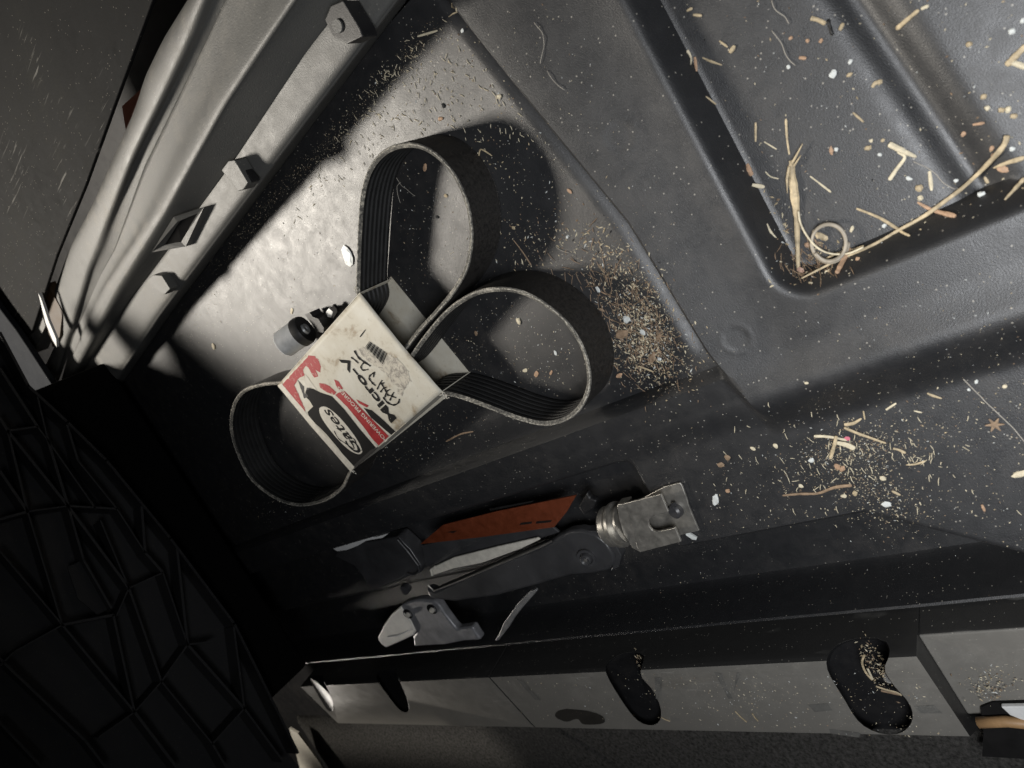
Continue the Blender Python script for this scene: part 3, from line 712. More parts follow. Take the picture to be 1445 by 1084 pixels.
# ------------------------------------------------------------------ rubber bushing
ba = Q(428, 466, 0.016); bb = Q(398, 492, 0.016)
ax = bb - ba; ax[2] = 0; ax /= np.linalg.norm(ax)
ax = np.array([ax[0] * 0.78, ax[1] * 0.78, 0.35]); ax /= np.linalg.norm(ax)
bush = thing('metal_bushing', 'short metal sleeve bushing with a black rubber end beside the sleeve', 'bushing', tuple(np.append(ba[:2], 0)))
face = Q(427, 467, 0.0165)
def cyl(a, ax, profile, seg, name, mat, parent):
    """lathe: profile = (distance along ax, radius)"""
    ax = np.asarray(ax, float); e1 = np.cross(ax, (0, 0, 1.0)); e1 /= np.linalg.norm(e1); e2 = np.cross(ax, e1); V = []
    for t, r in profile:
        for k in range(seg):
            q = 2 * math.pi * k / seg; V.append(a + ax * t + (e1 * math.cos(q) + e2 * math.sin(q)) * r)
    Fc = [(i * seg + k, i * seg + (k + 1) % seg, (i + 1) * seg + (k + 1) % seg, (i + 1) * seg + k) for i in range(len(profile) - 1) for k in range(seg)]
    o = link_mesh(name, V, Fc, mat, parent, smooth=True)
    bm = bmesh.new(); bm.from_mesh(o.data); bmesh.ops.recalc_face_normals(bm, faces=bm.faces); bm.to_mesh(o.data); bm.free()
    md = o.modifiers.new('es', 'EDGE_SPLIT'); md.split_angle = math.radians(20)
    return o
cyl(face, ax, [(0.001, 0.0), (0.001, 0.0122), (0.003, 0.0135), (0.024, 0.0135), (0.026, 0.012), (0.026, 0)], 40, 'metal_sleeve', simple('grey_painted_sleeve', (0.36, 0.37, 0.38), 0.45), bush)
cyl(face, ax, [(0.004, 0.0), (-0.001, 0.0055), (-0.0035, 0.0062), (-0.0040, 0.0135), (-0.001, 0.0145), (0.004, 0.0145), (0.004, 0.012)], 40, 'rubber_end', M['black'], bush)
cyl(face, ax, [(-0.0012, 0.0020), (-0.0050, 0.0022), (-0.0052, 0.0048), (-0.0015, 0.0058)], 28, 'bore_ring', M['alu'], bush)
cyl(face, ax, [(-0.0015, 0.0), (-0.0015, 0.0024)], 20, 'bore', M['ink'], bush)  # black disc painting the dark of the bore
tab = MB().prism([Q(*p, 0.016) for p in [(430, 444), (437, 441), (441, 447), (449, 450), (457, 463), (456, 470), (448, 468)]], (0, 0, -0.012)).build('rubber_tab', M['black'], bush)
cl = thing('clear_clip', 'tiny milky plastic clip with a black tip near the sleeve corner', 'clip', tuple(Q(466, 442, 0)))
bev(MB().prism([Q(*p, 0.007) for p in [(459, 440), (464, 434), (470, 440), (468, 449), (462, 448)]], (0, 0, -0.0065)).build('clip_body', M['clear'], cl), 0.001)
MB().prism([Q(*p, 0.008) for p in [(464, 435), (468, 434), (470, 430), (475, 436), (476, 440), (470, 450), (467, 449), (470, 440)]], (0, 0, -0.003)).build('clip_tip', M['ink'], cl)  # black piece painting the shadow of the clip

# ------------------------------------------------------------------ scissor jack in its slot
def z4(pts): return [(760 + x / 4.817, 650 + y / 4.817) for x, y in pts]
def z3(pts): return [(440 + x / 3.739, 650 + y / 3.739) for x, y in pts]
jack = thing('scissor_jack', 'black scissor jack with a bare steel slotted saddle lying in its slot', 'car jack', tuple(Q(800, 780, -0.03)))
sp = z4([(555, 298), (600, 287), (832, 228), (884, 350), (800, 372), (765, 385), (748, 410), (752, 445), (772, 475), (800, 484), (845, 476), (928, 457), (970, 553), (820, 592), (690, 625), (672, 600), (640, 480), (598, 340)])
saddle = bev(MB().prism([Q(*p, 0.014) for p in sp], (0, 0, -0.0022)).build('saddle_plate', M['steel'], jack), 0.0006)
bp2 = z4([(700, 260), (850, 180), (960, 152), (975, 170), (1010, 265), (1018, 300), (1055, 390), (1092, 478), (1000, 500), (780, 560), (640, 560), (620, 420)])
bev(MB().prism([Q(*p, 0.0035) for p in bp2], (0, 0, -0.002)).build('saddle_base', M['steel'], jack), 0.0005)
fp = z4([(530, 300), (600, 285), (690, 625), (640, 600), (575, 500), (545, 400)])
bev(MB().prism([Q(*p, 0.013) for p in fp], (0, 0, -0.010)).build('saddle_web', M['steel'], jack), 0.001)
jx = Q(*z4([(640, 440)])[0], 0.008) - Q(*z4([(500, 470)])[0], 0.008); jx /= np.linalg.norm(jx)
rc = Q(*z4([(470, 450)])[0], 0.002)
cyl(rc, jx, [(0, 0.0), (0, 0.0150), (0.002, 0.0168), (0.007, 0.0168), (0.0075, 0.0150), (0.0095, 0.0150), (0.0105, 0.0188), (0.0130, 0.0188), (0.0130, 0.0145), (0.0165, 0.0145), (0.0175, 0.0158), (0.0195, 0.0158), (0.0195, 0)], 48, 'bearing_ring', M['steel'], jack)
bolt = cyl(Q(*z4([(945, 330)])[0], 0.002), np.array([0.1, 0.25, 1.0]) / 1.036, [(0, 0.0058), (0.0045, 0.0058), (0.006, 0.0042), (0.006, 0)], 20, 'saddle_bolt', M['blackpaint'], jack)
cyl(Q(*z4([(925, 298)])[0], 0.0075), np.array([0.1, 0.25, 1.0]) / 1.036, [(0, 0.0022), (0.0014, 0.0020), (0.0014, 0)], 14, 'bolt_tip', M['blackpaint'], jack)
la = [(600, 830), (612, 834), (643, 821), (700, 797), (760, 772), (778, 764), (787, 757), (802, 750), (818, 748), (838, 753), (856, 766), (868, 785), (868, 797), (860, 806), (835, 811), (806, 813), (760, 826), (700, 842), (640, 850), (606, 846)]
lower_arm = bev(MB().prism([Q(*p, -0.006) for p in la], (0, 0, -0.012)).build('lower_arm', M['blackpaint'], jack), 0.0042, 6)
bev(MB().prism([Q(*p, -0.0075) for p in [(828, 749), (846, 750), (866, 763), (877, 785), (873, 801), (862, 806), (868, 785), (856, 766)]], (0, 0, -0.010)).build('arm_flange', M['blackpaint'], jack), 0.001)
lip = MB().tube([Q(*p, -0.0045) for p in [(604, 826), (612, 834), (643, 822), (700, 798), (760, 773), (778, 764)]], 0.0009, 6).build('rolled_edge', M['steel'], jack)
pv = Q(828, 787, -0.005); upj = np.array([-0.05, -0.15, 1.0]); upj /= np.linalg.norm(upj)
cyl(pv, upj, [(0.0, 0.0088), (0.0015, 0.0086), (0.0015, 0.0062), (0.0005, 0.0058), (0.004, 0.0050), (0.0052, 0.0040), (0.0042, 0.0022), (0.0042, 0)], 32, 'pivot_rivet', M['blackpaint'], jack)
cyl(pv + upj * 0.0043, upj, [(0, 0.0018), (0.0006, 0.0015), (0.0006, 0)], 12, 'rivet_centre', M['steel'], jack)
ua = [(605, 806), (612, 800), (640, 787), (700, 772), (758, 759), (762, 762), (735, 775), (680, 795), (640, 803), (612, 812)]
upper_arm = bev(MB().prism([Q(*p, -0.012) for p in ua], (0, 0, -0.003)).build('upper_arm', M['steel_bright'], jack), 0.0012)
bev(MB().prism([Q(*p, -0.016) for p in [(595, 770), (700, 745), (780, 744), (790, 752), (700, 780), (612, 802), (600, 800)]], (0, 0, -0.003)).build('upper_arm_web', M['blackpaint'], jack), 0.001)
lab = MB().prism([Q(*p, -0.004) for p in [(593, 768), (625, 741), (700, 722), (813, 699), (800, 722), (782, 744), (680, 758)]], (0, 0, -0.0015)).build('warning_label', M['orange_label'], jack)
for q in ([(735, 738), (751, 736), (750, 739), (733, 741)], [(757, 736), (779, 734), (777, 737), (756, 739)], [(630, 751), (645, 749), (640, 752)], [(690, 718), (755, 706), (750, 709), (692, 721)]):
    MB().prism([Q(*p, -0.0036) for p in q], (0, 0, 0.00015)).build('label_print', M['ink'], lab)
bev(MB().prism([Q(*p, -0.010) for p in [(470, 785), (482, 768), (520, 765), (560, 758), (578, 775), (594, 800), (592, 810), (575, 815), (560, 822), (520, 838), (512, 815), (500, 800)]], (0, 0, -0.02)).build('end_block', M['blackpaint'], jack), 0.003, 3)
MB().tube([Q(*p, -0.006) for p in [(561, 762), (575, 778), (590, 798), (592, 806), (586, 811), (575, 810)]], 0.0012, 6).build('wire_loop', M['blackpaint'], jack)
MB().tube([Q(*p, -0.008) for p in [(610, 812), (608, 804), (614, 800)]], 0.0013, 6).build('bent_tab', M['steel_bright'], jack)
cyl(Q(575, 828, -0.02), upj, [(0, 0.006), (0.008, 0.006), (0.009, 0)], 14, 'screw_end', M['blackpaint'], jack)
nub = bev(MB().prism([Q(*p, -0.004) for p in [(815, 716), (822, 704), (828, 694), (832, 703), (842, 707), (838, 718), (824, 728)]], (0, 0, -0.006)).build('side_tab', M['black'], jack), 0.002)
slit = MB().prism([Q(*p, -0.003) for p in [(468, 773), (474, 769), (490, 769), (500, 763), (515, 758), (530, 758), (548, 753), (540, 759), (517, 763), (505, 770), (490, 776), (476, 778)]], (0, 0, -0.003)).build('metal_flake', M['clear'])
solo(slit, 'crooked pale metal strip left of the orange jack label', 'metal strip')
# base foot with two rivets
fb = thing('jack_foot', 'grey steel foot bracket with two rivets and a bright folded end', 'bracket', tuple(Q(600, 880, -0.05)))
body = z3([(465, 768), (500, 748), (560, 735), (640, 740), (672, 765), (700, 810), (748, 875), (765, 890), (845, 878), (870, 920), (892, 950), (800, 955), (700, 975), (600, 980), (540, 985), (530, 930), (548, 905), (520, 850)])
bev(MB().prism([Q(*p, -0.040) for p in body], (0, 0, -0.012)).build('foot_plate', simple('grey_steel', (0.22, 0.22, 0.23), 0.38, 0.2), fb), 0.0035, 5)
endf = z3([(345, 935), (380, 865), (420, 810), (465, 772), (520, 850), (545, 905), (535, 925), (460, 960), (390, 990), (360, 965)])
bev(MB().prism([Q(*p, -0.038) for p in endf], (0, 0, -0.006)).build('folded_end', simple('pale_galvanised', (0.80, 0.77, 0.70), 0.45, 0.0, 0.1), fb), 0.0025, 3)  # paler than the plate to paint the light on this face
MB().tube([Q(*p, -0.0375) for p in z3([(400, 930), (450, 925), (515, 895)])], 0.0009, 6).build('fold_line', M['clear'], fb)
for (x, y) in ((508, 808), (635, 783)):
    c0 = Q(*z3([(x, y)])[0], -0.0395)
    cyl(c0, upj, [(0, 0.0), (0, 0.0068), (0.0008, 0.0070), (0.0008, 0.0060)], 24, 'rivet_hole', M['ink'], fb)  # black disc painting the shade of a rivet recess
    cyl(c0 + np.array([-0.001, 0, 0.0005]), upj, [(0, 0.0035), (0.0025, 0.003), (0.0032, 0)], 20, 'rivet', M['steel_bright'], fb)
sb = MB().prism([Q(*p, -0.040) for p in z3([(965, 950), (985, 920), (1010, 860), (1060, 790), (1085, 755), (1150, 690), (1180, 680), (1188, 690), (1100, 790), (1070, 830), (1040, 880), (985, 950)])], (0, 0, -0.004)).build('steel_rod', simple('dull_rod', (0.25, 0.25, 0.25), 0.45, 0.4))
bev(sb, 0.001); solo(sb, 'thin grey metal strut slanting up below the jack arm', 'strut')

# ------------------------------------------------------------------ straws, chips and flakes
def tilt_rand(): return random.uniform(0, 6.28)
def straw(px, wpx, mat, label, cat='straw', name='straw', flat=0.55, group=None, lift=0.0, frac=0.5):
    P = [G(*p) for p in px]; P = catmull(P, 5) if len(P) > 2 else [P[0] * (1 - t) + P[1] * t for t in np.linspace(0, 1, 5)]
    dep = np.dot(P[0] - CAM, CF); w0 = (wpx if hasattr(wpx, '__len__') else [wpx] * len(P))
    w0 = np.interp(np.linspace(0, 1, len(P)), np.linspace(0, 1, len(w0)), w0)
    R = [max(0.00022, wv * dep / FPX / 2) * random.uniform(0.85, 1.1) for wv in w0]
    PP = []
    for i, p in enumerate(P):
        h0 = float(height(p[0], p[1])); z = max(h0, min(p[2], h0 + 0.004)) + R[i] * flat * 0.9 + lift
        PP.append(np.array([p[0], p[1], z]))
    R[0] *= 0.7; R[-1] *= 0.6
    mb = MB(); mb.tube(PP, R, 7, flat)
    o = mb.build(name, mat, None)
    return solo(o, label, cat, group)
def Z3(x, y): return (960 + x / 2.979, y / 2.979)
def Z7(x, y): return (1080 + x / 3.959, 150 + y / 3.959)
def ZS(x, y): return (960 + x / 2.979, 360 + y / 2.979)
def Z6(x, y): return (600 + x / 3.614, 340 + y / 3.614)
def Z2(x, y): return (480 + x / 3.0104, y / 3.0104)
st, sd, spl, oc = M['straw'], M['straw_dark'], M['straw_pale'], M['orange_chip']
SG = 'straws lying in the tray'
S = [
 ([Z7(205, 958), Z7(380, 870), Z7(600, 772), Z7(740, 692), Z7(880, 615), Z7(1000, 530), Z7(1150, 410), Z7(1270, 290), Z7(1335, 210), Z7(1350, 160)], [2.5, 4, 5, 5.5, 7], st, 'longest straw, curving across the lower right of the recess', 0.001),
 ([Z7(185, 905), Z7(182, 760), Z7(178, 620), Z7(165, 480), Z7(152, 380), Z7(150, 300)], [5, 6, 8, 12, 10, 5], st, 'thick upright straw with a split end in the recess corner', 0.0005),
 ([Z7(135, 270), Z7(122, 180), Z7(116, 70)], [2.5, 3.5], st, 'thin straw just above the split end of the thick upright straw', 0),
 ([Z7(510, 570), Z7(640, 622), Z7(750, 690), Z7(808, 722)], [3, 5, 3], st, 'slim straw ending under the long curved straw', 0.0003),
 ([Z7(850, 535), Z7(940, 580), Z7(1062, 612)], [3, 6, 9], oc, 'orange brown straw crossing under the long curved straw', 0),
 ([Z7(692, 208), Z7(765, 245), Z7(845, 282)], [9, 8, 4], spl, 'short thick pale straw, upper one of the bent pair', 0.0005),
 ([Z7(738, 255), Z7(780, 285), Z7(735, 350), Z7(693, 412)], [3, 5, 5.5], spl, 'bent pale straw hanging below the short thick pale straw', 0),
 ([Z7(918, 362), Z7(930, 470)], 5, spl, 'stubby upright straw under the white thread', 0),
 ([Z7(250, 390), Z7(310, 435), Z7(368, 480)], [2, 3], spl, 'fine straight straw between the upright straw and the bent pair', 0),
 ([Z7(490, 35), Z7(550, 88)], 3, st, 'tiny slanting straw above the bent pair', 0),
 ([Z7(0, 365), Z7(30, 393), Z7(75, 405)], 2, spl, 'hooked fine straw left of the thick upright straw', 0),
 ([Z7(10, 655), Z7(30, 700), Z7(62, 735)], [1.5, 4, 1.5], spl, 'curved sliver on the left slope of the recess', 0),
 ([Z7(1275, 345), Z7(1350, 315), Z7(1450, 285)], [3, 6, 7], st, 'straw touching the right frame edge below the curved tip', 0),
 ([Z7(1338, 522), Z7(1400, 455), Z7(1450, 400)], [3, 6, 6], st, 'slanting straw on the right frame edge near the recess lip', 0),
 ([Z7(400, 930), Z7(435, 860), Z7(480, 790)], [6, 7, 5], oc, 'orange splinter crossing the base of the long curved straw', 0.001),
 ([Z7(320, 858), Z7(400, 820), Z7(480, 800), Z7(552, 775)], [3, 4, 3], st, 'straw lying against the foot of the long curved straw', 0.0015),
 ([Z7(1160, 103), Z7(1225, 92)], 4, oc, 'short dull orange straw near the upper right of the recess', 0),
 ([Z3(165, 172), Z3(200, 198)], 3, st, 'upper of two short slanted straws at the recess left edge', 0),
 ([Z3(210, 222), Z3(230, 192)], 6, st, 'thick stubby straw beside the two short slanted straws', 0),
 ([Z3(30, 212), Z3(45, 240), Z3(45, 272)], [5, 2], spl, 'forked pale straw at the far left of the recess', 0),
 ([Z3(62, 240), Z3(70, 300)], 4.5, oc, 'upright orange straw next to the forked pale straw', 0),
 ([Z3(93, 242), Z3(130, 258), Z3(176, 274)], [2, 3.5, 1.5], st, 'wavy tapered straw right of the upright orange straw', 0),
 ([Z3(108, 405), Z3(152, 440)], 2.5, st, 'thin straw alone on the left slope of the recess', 0),
 ([Z3(318, 515), Z3(317, 596)], 3.5, st, 'thin upright straw left of the tall one', 0),
 ([Z3(353, 596), Z3(406, 628)], 2.2, spl, 'faint fine straw just right of the thin upright straw', 0),
 ([Z3(282, 688), Z3(290, 712), Z3(302, 738)], [4, 8, 7], oc, 'fat orange chip standing by the left recess slope', 0),
 ([Z3(303, 776), Z3(355, 786)], 6, spl, 'blunt pale straw stub under the fat orange chip', 0),
 ([Z3(550, 76), Z3(580, 84), Z3(612, 100)], [7, 5, 6], st, 'knobbly straw next to a black fibre at the top of the recess', 0),
 ([Z3(670, 128), Z3(686, 98)], 6, st, 'short straw on the right of the black fibre', 0),
 ([Z3(910, 122), Z3(955, 82), Z3(1003, 42)], [7, 6, 5], st, 'clean straight straw at the top right past the groove', 0),
 ([Z3(1012, 38), Z3(1045, 24)], 5, spl, 'blurry bit at the tip of the clean straight straw', 0),
 ([Z3(1370, 276), Z3(1410, 235), Z3(1455, 190)], [9, 9, 8], st, 'broad straw at the right edge of the frame near the top', 0),
 ([Z3(1395, 262), Z3(1425, 272), Z3(1455, 285)], [8, 8], spl, 'pale chunk under the broad straw at the right edge', 0),
 ([Z3(808, 368), Z3(820, 350), Z3(850, 342)], [4, 6, 7], st, 'small bent straw on the edge of the groove', 0),
 ([Z3(500, 242), Z3(530, 245)], 5, oc, 'tiny orange sliver above the white oval flake', 0),
 ([Z3(28, 46), Z3(52, 34)], 4, st, 'first tiny straw at the top left of the recess', 0),
 ([Z3(55, 62), Z3(92, 66)], 4, st, 'second tiny straw at the top left of the recess, lying level', 0),
 ([ZS(563, 760), ZS(620, 762), ZS(702, 777)], 4.5, spl, 'pale straw lying level in the cluster below the plateau edge', 0),
 ([ZS(658, 756), ZS(648, 800), ZS(633, 852)], 5, st, 'straw pointing down from the cluster below the plateau edge', 0.001),
 ([ZS(690, 712), ZS(730, 705), ZS(762, 686)], [6, 5, 3], st, 'straw at the top of the cluster below the plateau edge', 0),
 ([ZS(690, 722), ZS(760, 750), ZS(866, 788)], [4, 5, 2.5], st, 'longest straw of the cluster, pointing right', 0.0008),
 ([ZS(655, 786), ZS(700, 795), ZS(735, 812)], [5, 9, 8], spl, 'flat pale husk at the lower side of the cluster', 0),
 ([ZS(430, 1010), ZS(500, 1003), ZS(580, 1000), ZS(650, 975), ZS(722, 966)], [3, 4, 4, 5, 5], sd, 'long brown twig on the shelf right of the jack saddle', 0),
 ([ZS(865, 650), ZS(908, 622)], 3.5, spl, 'short straw above right of the shelf cluster', 0),
 ([ZS(1038, 580), ZS(1068, 592), ZS(1100, 603)], [3, 4, 2], st, 'curled straw below the plateau slope', 0),
 ([ZS(982, 654), ZS(1016, 662)], 2.5, spl, 'faint short straw right of the shelf cluster', 0),
 ([ZS(895, 812), ZS(920, 818), ZS(948, 832)], 4, st, 'short curved straw right of the long cluster straw', 0),
 ([ZS(948, 882), ZS(990, 878), ZS(1032, 864)], [1.5, 3.5, 2], st, 'slender curved straw in the middle of the shelf', 0),
 ([ZS(770, 655), ZS(776, 690)], 2.5, st, 'tiny upright straw touching the top of the cluster', 0),
 ([ZS(890, 990), ZS(925, 1008)], 4, st, 'small straw near the white flake at the shelf edge', 0),
 ([ZS(1268, 1048), ZS(1280, 1075)], 4, oc, 'small orange straw near the lower right of the shelf', 0),
 ([Z6(1090, 638), Z6(1165, 667)], 3, st, 'straw poking out of the debris heap beside the belt', 0),
 ([Z6(450, -5), Z6(500, 60), Z6(542, 125)], [1.5, 3], sd, 'thin brown straw between the two upper belt loops', 0),
 ([Z6(108, 1022), Z6(180, 985), Z6(246, 972)], 2.5, sd, 'thin straw on the dark floor below the sleeve', 0),
 ([Z2(330, 155), Z2(415, 130)], 3, spl, 'pale straw near the top of the bright floor', 0),
 ([Z2(590, 662), Z2(600, 635), Z2(646, 662)], [2.5, 2.5, 2], st, 'V shaped bent straw touching the upper belt loop', 0),
 ([Z2(475, 15), Z2(462, 72)], 2.2, st, 'fine curved straw at the very top of the floor', 0),
 ([Z6(890, 345), Z6(915, 358)], 4, sd, 'small brown straw leaning on the right belt loop', 0),
]
for pts, wd, mt, lab_, lf in S: straw(pts, wd, mt, lab_, group=SG, lift=lf)
def hair(px, label, r=0.00022, lift=0.0004, mat=None):
    P = catmull([G(*p) for p in px], 6); P = [np.array([p[0], p[1], float(height(p[0], p[1])) + lift + 0.0006 * abs(math.sin(i * .5))]) for i, p in enumerate(P)]
    return solo(MB().tube(P, r, 5).build('fibre', mat or M['hair'], None, True), label, 'fibre', 'loose fibres in the tray')
hair([Z7(828, 308), Z7(900, 340), Z7(950, 375), Z7(1000, 430), Z7(1062, 462)], 'wavy white thread running from the bent straws to the long straw')
hair([ZS(1190, 520), ZS(1260, 590), ZS(1310, 640), ZS(1390, 715), ZS(1450, 785)], 'long pale thread slanting across the right of the shelf', 0.00028)
hair([Z3(385, 0), Z3(400, 40), Z3(440, 70), Z3(458, 100)], 'curled thread at the top of the recess')
hair([Z3(385, 128), Z3(425, 180), Z3(450, 240), Z3(485, 275)], 'thread slanting below the curled one at the top of the recess')
hair([Z2(825, 95), Z2(860, 140), Z2(868, 190), Z2(852, 270)], 'faint curved thread on the slope left of the plateau', 0.00016)
hair([Z2(880, 300), Z2(915, 350), Z2(955, 382)], 'faint short thread below the curved one on the slope', 0.00016)
hair([Z3(625, 85), Z3(632, 115), Z3(642, 145)], 'black fibre between two short straws at the top of the recess', 0.0009, 0.0008, M['black_chip'])
hair([Z2(220, 700), Z2(250, 770), Z2(280, 800), Z2(320, 832)], 'cobweb-like fibre inside the upper belt loop', 0.0002)
hair([Z2(258, 775), Z2(243, 800), Z2(258, 862)], 'forked fibre hanging in the upper belt loop', 0.0002)
hair([(740, 868), (741, 878), (735, 892)] if False else [Z6(735, 60), Z6(690, 45), Z6(668, 25)], 'wisp of fibre beside the debris heap', 0.00018)
# thin coil of shaving
cp = [Z7(195, 575), Z7(205, 640), Z7(240, 710), Z7(290, 770), Z7(350, 805), Z7(420, 815), Z7(480, 808), Z7(555, 775)]
P = catmull([G(*p) for p in cp], 6); P = [np.array([p[0], p[1], float(height(p[0], p[1])) + 0.0045]) for p in P]
coil = thing('coiled_shaving', 'thin curled shaving with a ring in the corner of the recess', 'shaving', tuple(G(*Z7(370, 750))))
MB().tube(P, 0.0006, 6, 0.6).build('curved_tail', M['straw_pale'], coil, True)
rp = []
for k in range(60):
    a = 2 * math.pi * k / 42; r_ = 104 - k * 0.25
    p = G(*Z7(365 + r_ * math.cos(a), 752 + r_ * math.sin(a) * 1.08)); rp.append(np.array([p[0], p[1], float(height(p[0], p[1])) + 0.003 + 0.00005 * k]))
MB().tube(rp, 0.0012, 6, 0.35, up=(0.6, 0.2, 1)).build('ring', simple('brown_shaving', (0.34, 0.30, 0.24), 0.45), coil, True)
# split fibres of the thick straw
fr_ = MB()
for q in ([Z7(152, 320), Z7(175, 280), Z7(215, 205)], [Z7(148, 315), Z7(140, 300)], [Z7(165, 330), Z7(205, 270)], [Z7(140, 330), Z7(128, 400), Z7(130, 480)]):
    fr_.tube([G(*p) + (0, 0, 0.003) for p in q], [0.0007] * (len(q) - 1) + [0.0002], 5)
solo(fr_.build('straw_strand', st), 'frayed strands splaying from the top of the thick upright straw', 'straw')

def chip(px, py, rpx, mat, label, cat='chip', name='chip', group='chips scattered in the tray', el=1.0, seed=None, hh=0.5):
    p = G(px, py); dep = np.dot(p - CAM, CF); r = rpx * 0.72 * dep / FPX
    k = 9; a0 = random.uniform(0, 6.28); V = []
    for lv, sc_ in ((0, 0.9), (hh * 0.6, 1.0), (hh, 0.62)):
        for i in range(k):
            a = 2 * math.pi * i / k; rr = r * sc_ * random.uniform(0.72, 1.12)
            dx, dy = math.cos(a) * rr * el, math.sin(a) * rr / el ** 0.5
            V.append((p[0] + dx * math.cos(a0) - dy * math.sin(a0), p[1] + dx * math.sin(a0) + dy * math.cos(a0), p[2] + 0.0001 + lv * r * random.uniform(0.8, 1.2)))
    Fc = [tuple(range(k))[::-1], tuple(range(2 * k, 3 * k))] + [(l * k + i, l * k + (i + 1) % k, (l + 1) * k + (i + 1) % k, (l + 1) * k + i) for l in (0, 1) for i in range(k)]
    return solo(link_mesh(name, V, Fc, mat), label, cat, group)
wc = M['white_chip']
